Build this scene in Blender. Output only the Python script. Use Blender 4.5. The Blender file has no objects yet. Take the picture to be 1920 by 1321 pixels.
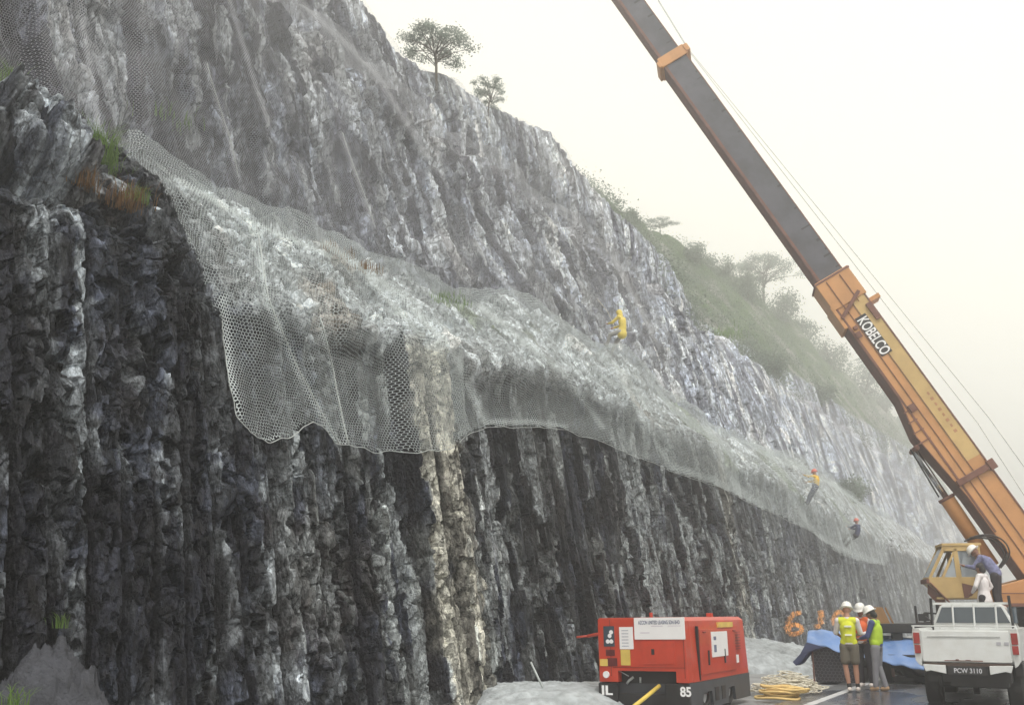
import bpy, math, random
import numpy as np
from mathutils import Vector, Matrix
random.seed(7); RNG=np.random.default_rng(11)
S=bpy.context.scene
COL=S.collection
R=math.radians
# ---------------------------------------------------------------- camera
F=1867.;CX,CY=960.,660.5;P=math.atan(490/F);YAW=math.atan(1020/math.hypot(F,490));EYE=1.58
cd=bpy.data.cameras.new('camera'); cam=bpy.data.objects.new('camera',cd); COL.objects.link(cam)
cam.location=(0,0,EYE); cam.rotation_euler=(math.pi/2+P,0,YAW)
cd.lens=F/1920*36; cd.sensor_width=36; cd.clip_end=3000; cd.clip_start=.1
S.camera=cam
# ---------------------------------------------------------------- world, sun, exposure
SUN_EL,SUN_AZ=R(62),R(-50)      # azimuth measured from +X (road side) towards -Y
sd=Vector((math.cos(SUN_EL)*math.cos(SUN_AZ),math.cos(SUN_EL)*math.sin(SUN_AZ),math.sin(SUN_EL)))
W=bpy.data.worlds.new('World'); S.world=W; W.use_nodes=True
nt=W.node_tree; nt.nodes.clear()
sky=nt.nodes.new('ShaderNodeTexSky'); sky.sky_type='NISHITA'; sky.sun_disc=False
sky.sun_elevation=SUN_EL; sky.sun_rotation=math.atan2(sd.x,sd.y); sky.air_density=1.0; sky.dust_density=6; sky.ozone_density=1
hs=nt.nodes.new('ShaderNodeHueSaturation'); hs.inputs['Saturation'].default_value=.12
mx=nt.nodes.new('ShaderNodeMix'); mx.data_type='RGBA'; mx.inputs[0].default_value=.6
mx.inputs[7].default_value=(14.5,14.0,12.1,1)      # the even cloud layer in front of the blue
bg=nt.nodes.new('ShaderNodeBackground'); bg.inputs['Strength'].default_value=.115
wo=nt.nodes.new('ShaderNodeOutputWorld')
nt.links.new(sky.outputs[0],hs.inputs['Color']); nt.links.new(hs.outputs[0],mx.inputs[6])
nt.links.new(mx.outputs[2],bg.inputs['Color']); nt.links.new(bg.outputs[0],wo.inputs['Surface'])
ld=bpy.data.lights.new('sun','SUN'); ld.energy=1.5; ld.angle=R(10); ld.color=(1,.97,.92)
lo=bpy.data.objects.new('sun',ld); COL.objects.link(lo)
lo.rotation_euler=(-sd).to_track_quat('-Z','Y').to_euler(); lo.location=(20,-10,40)
S.view_settings.view_transform='Standard'; S.view_settings.look='None'
S.view_settings.exposure=0.12; S.view_settings.gamma=1
S.cycles.transparent_max_bounces=24; S.cycles.volume_bounces=2; S.cycles.max_bounces=8
# ---------------------------------------------------------------- picture <-> place
def ray(px,py):
    x=px-CX;u=CY-py
    f=F*math.cos(P)-u*math.sin(P); up=F*math.sin(P)+u*math.cos(P)
    c,s=math.cos(YAW),math.sin(YAW)
    return np.array([x*c-f*s,x*s+f*c,up])
def at(px,py,X=None,Y=None,Z=None):
    d=ray(px,py); t=X/d[0] if X is not None else Y/d[1] if Y is not None else (Z-EYE)/d[2]
    return d*t+np.array([0,0,EYE])
def proj(p):
    p=np.asarray(p)-[0,0,EYE]; c,s=math.cos(YAW),math.sin(YAW)
    x=p[...,0]*c+p[...,1]*s; f=-p[...,0]*s+p[...,1]*c
    d=f*math.cos(P)+p[...,2]*math.sin(P); u=-f*math.sin(P)+p[...,2]*math.cos(P)
    return CX+F*x/d, CY-F*u/d
def curve_z(pts,X):
    q=np.array([at(a,b,X=X) for a,b in pts]); o=np.argsort(q[:,1]); q=q[o]
    return lambda y: np.interp(y,q[:,1],q[:,2])
# ---------------------------------------------------------------- materials
def mat(name,col,rough=.6,metal=0,var=.15,vs=3.,bump=0.,bs=20.,spec=.5,dirt=None,dirt_amt=0.,coat=0.,alpha=None,trans=0.):
    m=bpy.data.materials.new(name); m.use_nodes=True; n=m.node_tree.nodes; l=m.node_tree.links
    b=n['Principled BSDF']; b.inputs['Roughness'].default_value=rough; b.inputs['Metallic'].default_value=metal
    b.inputs['Specular IOR Level'].default_value=spec; b.inputs['Coat Weight'].default_value=coat
    b.inputs['Transmission Weight'].default_value=trans
    tc=n.new('ShaderNodeTexCoord'); no=n.new('ShaderNodeTexNoise'); no.inputs['Scale'].default_value=vs; no.inputs['Detail'].default_value=6
    l.new(tc.outputs['Object'],no.inputs['Vector'])
    mr=n.new('ShaderNodeMapRange'); mr.inputs[1].default_value=.3; mr.inputs[2].default_value=.7
    mr.inputs[3].default_value=1-var; mr.inputs[4].default_value=1+var
    l.new(no.outputs['Fac'],mr.inputs[0])
    vm=n.new('ShaderNodeVectorMath'); vm.operation='SCALE'; vm.inputs[0].default_value=col[:3]; l.new(mr.outputs[0],vm.inputs['Scale'])
    out=vm.outputs[0]
    if dirt is not None:
        n2=n.new('ShaderNodeTexNoise'); n2.inputs['Scale'].default_value=vs*1.7; n2.inputs['Detail'].default_value=8; n2.inputs['Roughness'].default_value=.65
        l.new(tc.outputs['Object'],n2.inputs['Vector'])
        m2=n.new('ShaderNodeMapRange'); m2.inputs[1].default_value=.45; m2.inputs[2].default_value=.75; m2.inputs[4].default_value=dirt_amt
        l.new(n2.outputs['Fac'],m2.inputs[0])
        mi=n.new('ShaderNodeMix'); mi.data_type='RGBA'; l.new(m2.outputs[0],mi.inputs[0]); l.new(out,mi.inputs[6]); mi.inputs[7].default_value=(*dirt,1); out=mi.outputs[2]
    l.new(out,b.inputs['Base Color'])
    if bump:
        n3=n.new('ShaderNodeTexNoise'); n3.inputs['Scale'].default_value=bs; n3.inputs['Detail'].default_value=5
        l.new(tc.outputs['Object'],n3.inputs['Vector'])
        bp=n.new('ShaderNodeBump'); bp.inputs['Strength'].default_value=bump; bp.inputs['Distance'].default_value=.03
        l.new(n3.outputs['Fac'],bp.inputs['Height']); l.new(bp.outputs[0],b.inputs['Normal'])
    return m
def rock_mat(name,rough,spec,nz=(1,1,.45),dist=.05,strength=.7):
    m=bpy.data.materials.new(name); m.use_nodes=True; n=m.node_tree.nodes; l=m.node_tree.links
    b=n['Principled BSDF']; b.inputs['Specular IOR Level'].default_value=spec
    at_=n.new('ShaderNodeAttribute'); at_.attribute_name='Col'
    tc=n.new('ShaderNodeTexCoord'); mp=n.new('ShaderNodeMapping'); mp.inputs['Scale'].default_value=nz
    l.new(tc.outputs['Object'],mp.inputs[0])
    a=n.new('ShaderNodeTexNoise'); a.inputs['Scale'].default_value=9; a.inputs['Detail'].default_value=9; a.inputs['Roughness'].default_value=.78
    l.new(mp.outputs[0],a.inputs['Vector'])
    mr=n.new('ShaderNodeMapRange'); mr.inputs[1].default_value=.32; mr.inputs[2].default_value=.68; mr.inputs[3].default_value=.42; mr.inputs[4].default_value=1.75
    l.new(a.outputs['Fac'],mr.inputs[0])
    vm=n.new('ShaderNodeVectorMath'); vm.operation='SCALE'; l.new(at_.outputs['Color'],vm.inputs[0]); l.new(mr.outputs[0],vm.inputs['Scale'])
    vc=n.new('ShaderNodeTexVoronoi'); vc.inputs['Scale'].default_value=13; wv=n.new('ShaderNodeVectorMath'); wv.operation='MULTIPLY_ADD'
    l.new(a.outputs['Color'],wv.inputs[0]); wv.inputs[1].default_value=(.12,.12,.12); l.new(mp.outputs[0],wv.inputs[2]); l.new(wv.outputs[0],vc.inputs['Vector'])
    sp_=n.new('ShaderNodeSeparateColor'); l.new(vc.outputs['Color'],sp_.inputs[0]); mv=n.new('ShaderNodeMapRange'); mv.inputs[3].default_value=.5; mv.inputs[4].default_value=1.6; l.new(sp_.outputs[0],mv.inputs[0])
    ve=n.new('ShaderNodeTexVoronoi'); ve.feature='DISTANCE_TO_EDGE'; ve.inputs['Scale'].default_value=4.5; l.new(wv.outputs[0],ve.inputs['Vector'])
    me_=n.new('ShaderNodeMapRange'); me_.inputs[1].default_value=0; me_.inputs[2].default_value=.05; me_.inputs[3].default_value=.35; me_.inputs[4].default_value=1; l.new(ve.outputs['Distance'],me_.inputs[0])
    pm_=n.new('ShaderNodeMath'); pm_.operation='MULTIPLY'; l.new(mv.outputs[0],pm_.inputs[0]); l.new(me_.outputs[0],pm_.inputs[1])
    vm2=n.new('ShaderNodeVectorMath'); vm2.operation='SCALE'; l.new(vm.outputs[0],vm2.inputs[0]); l.new(pm_.outputs[0],vm2.inputs['Scale'])
    l.new(vm2.outputs[0],b.inputs['Base Color'])
    r=n.new('ShaderNodeMapRange'); r.inputs[3].default_value=rough-.18; r.inputs[4].default_value=min(1,rough+.2); l.new(a.outputs['Fac'],r.inputs[0]); l.new(r.outputs[0],b.inputs['Roughness'])
    v=n.new('ShaderNodeTexVoronoi'); v.inputs['Scale'].default_value=7; l.new(mp.outputs[0],v.inputs['Vector'])
    c=n.new('ShaderNodeTexNoise'); c.inputs['Scale'].default_value=22; c.inputs['Detail'].default_value=6; l.new(mp.outputs[0],c.inputs['Vector'])
    ad=n.new('ShaderNodeMath'); ad.operation='ADD'; l.new(sp_.outputs[1],ad.inputs[0]); l.new(c.outputs['Fac'],ad.inputs[1])
    bp=n.new('ShaderNodeBump'); bp.inputs['Strength'].default_value=strength; bp.inputs['Distance'].default_value=dist
    l.new(ad.outputs[0],bp.inputs['Height']); l.new(bp.outputs[0],b.inputs['Normal'])
    return m
def net_mat(name,col,cell,w):
    """woven hexagonal wire: p in metres (uv), opaque on the wires and open between them"""
    m=bpy.data.materials.new(name); m.use_nodes=True; n=m.node_tree.nodes; l=m.node_tree.links
    b=n['Principled BSDF']; b.inputs['Base Color'].default_value=(*col,1); b.inputs['Roughness'].default_value=.5; b.inputs['Metallic'].default_value=.0
    uv=n.new('ShaderNodeUVMap'); uv.uv_map='UVMap'
    def V(op,*a):
        x=n.new('ShaderNodeVectorMath'); x.operation=op
        for i,v in enumerate(a):
            if isinstance(v,(tuple,float,int)): 
                if op=='SCALE' and i==1: x.inputs['Scale'].default_value=v
                else: x.inputs[i].default_value=v
            else: l.new(v,x.inputs[i])
        return x.outputs['Value'] if op in('DOT_PRODUCT','LENGTH') else x.outputs[0]
    def M(op,*a):
        x=n.new('ShaderNodeMath'); x.operation=op
        for i,v in enumerate(a):
            if isinstance(v,(float,int)): x.inputs[i].default_value=v
            else: l.new(v,x.inputs[i])
        return x.outputs[0]
    p=V('SCALE',uv.outputs[0],1/cell); q=(1.,1.7320508,1.); h=(.5,.8660254,.5)
    p=V('ADD',p,(4000.,4000.,0.))
    A=V('SUBTRACT',V('MODULO',p,q),h); B=V('SUBTRACT',V('MODULO',V('SUBTRACT',p,h),q),h)
    A=V('MULTIPLY',A,(1.,1.,0.)); B=V('MULTIPLY',B,(1.,1.,0.))
    sel=M('LESS_THAN',V('DOT_PRODUCT',A,A),V('DOT_PRODUCT',B,B))
    mi=n.new('ShaderNodeMix'); mi.data_type='VECTOR'; l.new(sel,mi.inputs[0]); l.new(B,mi.inputs[4]); l.new(A,mi.inputs[5])
    g=V('ABSOLUTE',mi.outputs[1])
    d1=V('DOT_PRODUCT',g,(.5,.8660254,0.)); d2=V('DOT_PRODUCT',g,(1.,0.,0.))
    d=M('MAXIMUM',d1,d2)
    at_=n.new('ShaderNodeAttribute'); at_.attribute_name='bunch'
    th=M('SUBTRACT',.5-w,M('MULTIPLY',at_.outputs['Fac'],.14))
    wire=M('GREATER_THAN',d,th)
    tr=n.new('ShaderNodeBsdfTransparent'); ms=n.new('ShaderNodeMixShader')
    l.new(wire,ms.inputs[0]); l.new(tr.outputs[0],ms.inputs[1]); l.new(b.outputs[0],ms.inputs[2])
    l.new(ms.outputs[0],n['Material Output'].inputs['Surface'])
    return m
M={}
M['debris']=mat('dark crushed rock',(.045,.047,.058),.85,var=.3,vs=5,bump=1,bs=30)
M['lower']=rock_mat('wet dark rock',.6,.18,(1,1,.6),.08,1.0)
M['upper']=rock_mat('grey rock',.8,.15,(1,1,.35),.08,.9)
M['hill']=rock_mat('hill soil',.9,.2,(1,1,1),.05,.5)
M['net']=net_mat('galvanised wire mesh',(.44,.49,.50),.052,.052)
M['netu']=net_mat('weathered wire mesh',(.33,.34,.37),.046,.052)
M['wire']=mat('galvanised cable',(.42,.45,.45),.5,.2)
M['grass']=mat('green grass',(.11,.18,.04),.7,var=.4,vs=2)
M['drygrass']=mat('dry reddish grass',(.15,.085,.035),.8,var=.4,vs=2)
M['leaf']=mat('tree foliage',(.20,.23,.20),.7,var=.4,vs=.8)  # pale grey leaf tone, skyline mist partly put into the colour
M['scrub']=mat('hillside foliage',(.15,.18,.145),.75,var=.45,vs=.5)  # paler scrub green, distance haze partly put into the colour
def translucent(m,f=.5,gain=1.6):
    n=m.node_tree.nodes;l=m.node_tree.links;b=n['Principled BSDF'];t=n.new('ShaderNodeBsdfTranslucent');x=n.new('ShaderNodeMixShader');x.inputs[0].default_value=f
    src=b.inputs['Base Color'].links[0].from_socket; v=n.new('ShaderNodeVectorMath');v.operation='SCALE';v.inputs['Scale'].default_value=gain;l.new(src,v.inputs[0]);l.new(v.outputs[0],t.inputs['Color'])
    l.new(b.outputs[0],x.inputs[1]);l.new(t.outputs[0],x.inputs[2]);l.new(x.outputs[0],n['Material Output'].inputs['Surface'])
for k in ('grass','drygrass','leaf','scrub'): translucent(M[k])
M['bark']=mat('bark',(.12,.10,.08),.9)
M['gravel']=mat('pale gravel',(.40,.43,.45),.9,var=.3,vs=5,bump=1,bs=40)
M['orange']=mat('crane yellow paint',(.54,.265,.10),.45,var=.1,vs=1.2,dirt=(.25,.12,.05),dirt_amt=.35)
M['yellow']=mat('aged crane yellow paint',(.53,.37,.15),.5,var=.12,vs=1.5,dirt=(.3,.16,.07),dirt_amt=.3)
M['rust']=mat('brown painted steel',(.16,.065,.045),.6,var=.25,vs=3)
M['boomgrey']=mat('greased grey steel',(.085,.085,.105),.45,var=.25,vs=1.2,dirt=(.03,.028,.03),dirt_amt=.6)
M['chrome']=mat('bright steel rod',(.5,.5,.52),.15,1)
M['black']=mat('black rubber and steel',(.012,.012,.014),.55,var=.3)
M['tyre']=mat('tyre rubber',(.018,.018,.018),.8,var=.3,bump=.4)
M['rim']=mat('wheel rim',(.32,.33,.34),.5,.3)
M['glass']=mat('cab glass',(.05,.07,.09),.06,var=.1,spec=.8)
M['paleglass']=mat('pale cab glass',(.30,.34,.38),.12,var=.15,spec=.8)
M['white']=mat('white vehicle paint',(.66,.68,.68),.35,var=.06,vs=2,dirt=(.35,.32,.27),dirt_amt=.3,coat=.3)
M['signwhite']=mat('white sign board',(.78,.77,.78),.5,var=.03)
M['letter']=mat('white lettering',(.85,.85,.86),.5,var=.02)
M['ink']=mat('blue black print',(.13,.15,.24),.6)
M['lamp']=mat('red lamp lens',(.28,.018,.015),.25,var=.2,vs=8)
M['red']=mat('red machine paint',(.50,.045,.018),.42,var=.08,vs=2,dirt=(.22,.04,.02),dirt_amt=.4,coat=.2)
M['frame']=mat('dark grey chassis paint',(.05,.055,.065),.5,var=.2,vs=4)
M['labely']=mat('yellow label',(.62,.45,.10),.5)
M['tarp']=mat('blue tarpaulin',(.13,.24,.50),.4,var=.12,vs=2,bump=.5,bs=6,dirt=(.3,.36,.48),dirt_amt=.5)
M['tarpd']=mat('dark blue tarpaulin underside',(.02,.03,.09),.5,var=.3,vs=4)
M['wood']=mat('brown board',(.30,.16,.06),.7,var=.2)
M['ropew']=mat('white rope',(.66,.62,.52),.9,var=.2,vs=9)
M['ropey']=mat('yellow rope',(.66,.48,.20),.8,var=.15,vs=9)
M['skin']=mat('skin',(.42,.22,.15),.6,var=.06)
M['darkskin']=mat('brown skin',(.20,.095,.06),.6,var=.06)
M['hair']=mat('black hair',(.012,.010,.010),.6)
M['helmet']=mat('white helmet plastic',(.80,.79,.76),.35,var=.03)
M['redhelmet']=mat('red helmet plastic',(.62,.14,.10),.4)
M['lime']=mat('lime safety vest',(.42,.60,.03),.7,var=.12,vs=7)
M['limey']=mat('yellow lime safety vest',(.60,.64,.02),.7,var=.15,vs=6)
M['vestorange']=mat('orange safety vest',(.72,.13,.03),.7,var=.1)
M['shirtw']=mat('white shirt',(.66,.63,.64),.8,var=.08,vs=8)
M['navy']=mat('navy cloth',(.03,.035,.10),.8)
M['bluecloth']=mat('blue shirt',(.05,.07,.20),.8)
M['plaid']=mat('blue checked shirt',(.16,.17,.30),.8,var=.4,vs=14)
M['khaki']=mat('olive grey shorts',(.13,.115,.09),.85,var=.1)
M['greytr']=mat('grey trousers',(.24,.24,.27),.85,var=.12,vs=6)
M['darktr']=mat('dark trousers',(.02,.018,.025),.85)
M['paletr']=mat('pale grey trousers',(.36,.35,.33),.85)
M['shoew']=mat('white shoes',(.66,.60,.56),.6)
M['shoeb']=mat('tan shoes',(.42,.27,.16),.7)
M['raincoat']=mat('yellow raincoat',(.74,.58,.10),.5,var=.15,vs=8)
M['yjacket']=mat('yellow jacket',(.80,.50,.02),.6,var=.12,vs=8)
M['refl']=mat('reflective tape',(.78,.80,.66),.4)
# ---------------------------------------------------------------- object helpers
def tag(o,label=None,cat=None,group=None,kind=None):
    if label:o['label']=label
    if cat:o['category']=cat
    if group:o['group']=group
    if kind:o['kind']=kind
    return o
def link(name,me,m=None,parent=None):
    o=bpy.data.objects.new(name,me); COL.objects.link(o)
    if m is not None and me: me.materials.append(m)
    if parent: o.parent=parent
    return o
def thing(name,loc,label,cat,group=None,rz=0):
    o=bpy.data.objects.new(name,None); COL.objects.link(o); o.location=loc; o.rotation_euler=(0,0,rz); o.empty_display_size=.2
    return tag(o,label,cat,group)
def npmesh(name,V,Fq,cols=None,uv=None,smooth=True,fa=None):
    V=np.ascontiguousarray(V,dtype=np.float32).reshape(-1,3); Fq=np.ascontiguousarray(Fq,dtype=np.int32); k=Fq.shape[1]
    me=bpy.data.meshes.new(name); me.vertices.add(len(V)); me.vertices.foreach_set('co',V.ravel())
    me.loops.add(Fq.size); me.loops.foreach_set('vertex_index',Fq.ravel())
    me.polygons.add(len(Fq)); me.polygons.foreach_set('loop_start',np.arange(0,Fq.size,k,dtype=np.int32))
    me.polygons.foreach_set('loop_total',np.full(len(Fq),k,dtype=np.int32))
    me.polygons.foreach_set('use_smooth',np.full(len(Fq),smooth))
    if cols is not None:
        a=me.color_attributes.new('Col','FLOAT_COLOR','POINT'); c=np.ones((len(V),4),np.float32); c[:,:3]=cols.reshape(-1,3); a.data.foreach_set('color',c.ravel())
    if fa is not None:
        a=me.attributes.new('bunch','FLOAT','POINT'); a.data.foreach_set('value',fa.astype(np.float32).ravel())
    if uv is not None:
        u=me.uv_layers.new(name='UVMap'); u.data.foreach_set('uv',uv.reshape(-1,2)[Fq.ravel()].astype(np.float32).ravel())
    me.update(); me.validate(); return me
def gridfaces(r,c,keep=None):
    i=np.arange(r*c).reshape(r,c); f=np.stack([i[:-1,:-1],i[:-1,1:],i[1:,1:],i[1:,:-1]],-1)
    if keep is not None: f=f[keep]
    return f.reshape(-1,4)
class MB:
    """collects shapes into one mesh"""
    def __init__(s): s.v=[];s.f=[]
    def add(s,v,f):
        o=len(s.v); s.v+= [tuple(map(float,p)) for p in v]; s.f+=[tuple(i+o for i in q) for q in f]; return s
    def box(s,c,d,rot=None,bev=0.):
        x,y,z=[q/2 for q in d]
        if bev>0:
            bm=bmesh_box(d,bev); v=[p for p in bm[0]]; f=bm[1]
        else:
            v=[(a*x,b*y,e*z) for a in(-1,1) for b in(-1,1) for e in(-1,1)]
            f=[(0,1,3,2),(4,6,7,5),(0,4,5,1),(2,3,7,6),(0,2,6,4),(1,5,7,3)]
        if rot is not None: v=[tuple(rot@Vector(p)) for p in v]
        return s.add([(p[0]+c[0],p[1]+c[1],p[2]+c[2]) for p in v],f)
    def tube(s,pts,r,n=8,caps=True):
        pts=[Vector(p) for p in pts]; rs=r if isinstance(r,(list,tuple)) else [r]*len(pts)
        V=[];up=None
        for i,p in enumerate(pts):
            t=(pts[min(i+1,len(pts)-1)]-pts[max(i-1,0)]).normalized()
            if up is None:
                up=t.orthogonal().normalized()
            up=(up-t*up.dot(t)); up=up.normalized() if up.length>1e-6 else t.orthogonal().normalized()
            w=t.cross(up)
            for k in range(n):
                a=2*math.pi*k/n; V.append(p+(up*math.cos(a)+w*math.sin(a))*rs[i])
        Fs=[(i*n+k,i*n+(k+1)%n,(i+1)*n+(k+1)%n,(i+1)*n+k) for i in range(len(pts)-1) for k in range(n)]
        if caps: Fs+= [tuple(range(n))[::-1],tuple((len(pts)-1)*n+k for k in range(n))]
        return s.add(V,Fs)
    def prism(s,poly,axis,a,b):
        """poly: 2-D outline; axis 1: (x,z) extruded along y, 0: (y,z) along x, 2: (x,y) along z"""
        def q(p,t): return (p[0],t,p[1]) if axis==1 else (t,p[0],p[1]) if axis==0 else (p[0],p[1],t)
        n=len(poly); v=[q(p,a) for p in poly]+[q(p,b) for p in poly]
        f=[tuple(range(n))[::-1],tuple(range(n,2*n))]+[(i,(i+1)%n,n+(i+1)%n,n+i) for i in range(n)]
        return s.add(v,f)
    def build(s,name,m,parent=None,smooth=False,mx=None,bevel=0.):
        me=bpy.data.meshes.new(name); me.from_pydata(s.v,[],s.f)
        if mx is not None: me.transform(mx)
        import bmesh
        bm=bmesh.new(); bm.from_mesh(me); bmesh.ops.recalc_face_normals(bm,faces=bm.faces[:])
        if bevel>0:
            es=[e for e in bm.edges if len(e.link_faces)==2 and e.calc_face_angle(0)>.6]
            bmesh.ops.bevel(bm,geom=es,offset=bevel,segments=2,affect='EDGES',clamp_overlap=True,profile=.6)
        bm.to_mesh(me); bm.free()
        if smooth: me.polygons.foreach_set('use_smooth',[True]*len(me.polygons))
        me.update(); return link(name,me,m,parent)
def bmesh_box(d,bev): return None
def text_obj(name,txt,size,m,parent,mx,ext=.006,bold=0.0,align='LEFT',xs=1.0):
    c=bpy.data.curves.new(name,'FONT'); c.body=txt; c.size=size; c.extrude=ext; c.offset=bold; c.align_x=align
    t=bpy.data.objects.new('tmp',c); COL.objects.link(t); dg=bpy.context.evaluated_depsgraph_get(); dg.update()
    me=bpy.data.meshes.new_from_object(t.evaluated_get(dg)); bpy.data.objects.remove(t); me.name=name
    me.transform(mx@Matrix.Diagonal((xs,1,1,1))); me.materials.clear(); return link(name,me,m,parent)
# ---------------------------------------------------------------- noise
def hsh(i,j,s):
    h=(i.astype(np.int64)*374761393+j.astype(np.int64)*668265263+s*982451653)&0xFFFFFFFF
    h=((h^(h>>13))*1274126177)&0xFFFFFFFF; h=((h^(h>>16))*2246822519)&0xFFFFFFFF
    return ((h^(h>>15))&0xFFFFFF)/float(0xFFFFFF)
def vn(x,y,s=0):
    i=np.floor(x);j=np.floor(y);fx=x-i;fy=y-j; fx=fx*fx*fx*(fx*(fx*6-15)+10);fy=fy*fy*fy*(fy*(fy*6-15)+10)
    i=i.astype(np.int64);j=j.astype(np.int64)
    a=hsh(i,j,s);b=hsh(i+1,j,s);c=hsh(i,j+1,s);d=hsh(i+1,j+1,s)
    return (a+(b-a)*fx+(c-a)*fy+(a-b-c+d)*fx*fy)*2-1
def fbm(x,y,o=4,s=0,g=.5):
    r=0;a=1.;t=0
    for k in range(o):
        r=r+a*vn(x*2**k+k*17.3,y*2**k-k*9.1,s+k); t+=a; a*=g
    return r/t
def ridged(x,y,o=4,s=0):
    r=0;a=1.;t=0
    for k in range(o):
        r=r+a*(1-np.abs(vn(x*2**k+k*7.7,y*2**k+k*3.3,s+k))*2); t+=a; a*=.55
    return r/t
def cells(x,y,s=0):
    """faceted blocks: every cell is a tilted plane of its own; returns height, id value, distance to the crack"""
    i0=np.floor(x).astype(np.int64); j0=np.floor(y).astype(np.int64)
    f1=np.full(x.shape,9.);f2=np.full(x.shape,9.);h=np.zeros(x.shape);idv=np.zeros(x.shape)
    for di in(-1,0,1):
        for dj in(-1,0,1):
            i=i0+di;j=j0+dj
            px=i+.15+.7*hsh(i,j,s);py=j+.15+.7*hsh(i,j,s+1)
            dx=x-px;dy=y-py;d=np.sqrt(dx*dx+dy*dy)
            near=d<f1
            f2=np.where(near,f1,np.minimum(f2,d)); f1=np.where(near,d,f1)
            r=hsh(i,j,s+2)
            h=np.where(near,(r-.5)+dx*(hsh(i,j,s+3)-.5)*1.6+dy*(hsh(i,j,s+4)-.62)*1.6,h); idv=np.where(near,hsh(i,j,s+5),idv)
    return h,idv,f2-f1
def sm(a,b,x):
    t=np.clip((x-a)/(b-a),0,1); return t*t*(3-2*t)
# ---------------------------------------------------------------- the rock cutting
c1=curve_z([(0,345),(100,365),(200,395),(300,430),(360,490),(430,550),(560,600),(700,620),(830,640),(900,690),(1000,690),(1100,730),(1200,790),(1300,840),(1420,890),(1520,945),(1660,1020),(1740,1050),(1850,1100)],-10)
c2=curve_z([(0,200),(60,225),(130,260),(220,290),(330,340),(450,400),(600,465),(700,510),(800,555),(870,572),(950,580),(1020,620),(1100,660),(1160,680),(1230,750),(1330,805),(1400,840),(1500,865),(1560,900),(1610,945),(1700,990),(1740,1020),(1850,1080)],-12)
c3=curve_z([(680,0),(720,60),(760,110),(800,135),(850,150),(900,190),(950,215),(1030,250),(1060,290),(1130,370),(1250,480),(1310,600),(1400,650),(1520,720),(1600,780),(1720,850),(1760,920),(1800,990),(1880,1060)],-17)
cmid=curve_z([(330,-260),(500,-30),(620,90),(720,190),(800,268),(900,330),(1000,400),(1100,480),(1200,540),(1290,600),(1400,665),(1520,760),(1640,840),(1800,1000)],-15.6)
c4=curve_z([(1070,300),(1130,370),(1250,440),(1370,510),(1480,600),(1520,650),(1660,760),(1720,840),(1800,950),(1880,1040)],-28)
NC=1350
BA=at(858,1100,X=-8.6)[1]; BB=at(943,1100,X=-8.6)[1]
al=np.linspace(R(64),R(1.5),NC); ys=10/np.tan(al); dy=np.abs(np.gradient(ys))
def lim(size): return np.clip((size/dy-.7)/1.5,0,1)[None,:]     # keep only detail the columns can carry
segs=[('A',430),('B',170),('C',20),('D',470),('E',130),('F',12)]
def profile(t,yy):
    """t in 0..6 along the section, returns x,z"""
    z1,z2,z3=c1(yy),c2(yy),c3(yy)
    z4=np.where(yy<66,z3+.65*11+np.clip((yy-45)/21,0,1)*(c4(yy)-z3-.65*11),c4(yy)); z4=np.maximum(z4,z3+3)
    xs=[-8.9,-10.0,-12.0,-13.6,-17.0,-28.0,-46.0]
    zs=[np.full_like(yy,-.4),z1,z2,z2-.5,z3,z4,z4+3]
    k=np.clip(np.floor(t).astype(int),0,5); f=t-k
    X=np.take(xs,k)+(np.take(xs,k+1)-np.take(xs,k))*f
    Zs=np.stack(zs,0); cols=np.arange(yy.shape[-1])
    Za=Zs[k,cols[None,:].repeat(k.shape[0],0)] if k.ndim==2 else None
    Zb=Zs[k+1,cols[None,:].repeat(k.shape[0],0)]
    return X,Za+(Zb-Za)*f
bay_y=[4,6.2,6.6,9,9.6,12,BA-.2,BA,BB,BB+.2,21,24,28.5,30,33,34,50,400]
bay_v=[0,0,.1,.1,-.1,0,-.05,.30,.35,-.35,-.2,.05,.1,.5,.55,-.1,0,0]
def low_disp(t,Y,Wl):
    """broad shape of the rock, metres out of the section"""
    d=.35*fbm(Y/4.5,Wl/5.5,2,40)
    faceA=1-sm(.9,1.15,t)
    d=d*(.38+.62*(t>2))+faceA*np.interp(Y,bay_y,bay_v)
    d=d+.5*np.exp(-((Y-6.9)/1.0)**4)*np.exp(-((t-1.38)/.34)**4)-.85*np.exp(-((Y-8.0)/2.0)**4)*np.exp(-((t-1.05)/.055)**2)            # the outcrop over the near face
    up=sm(3.0,3.1,t)*(1-sm(4.0,4.1,t))
    d=d+up*(.6*fbm(Y/6.5+3,Wl/12.,2,55)+.3*ridged(Y/9+.2*Wl/9,Wl/7,2,77)*sm(.0,1.,t-3.2))
    zz=(t-3.0)*(c3(Y)-c2(Y)+.5)+c2(Y)-.5; rel=zz-cmid(Y)-.9*fbm(Y/2.5,Y*0+4,2,63)
    d=d+up*(.55-1.15*sm(-.15,.45,rel)+.5*sm(.6,3.5,rel))*(1-sm(60,90,Y)*.6)
    return d
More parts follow.
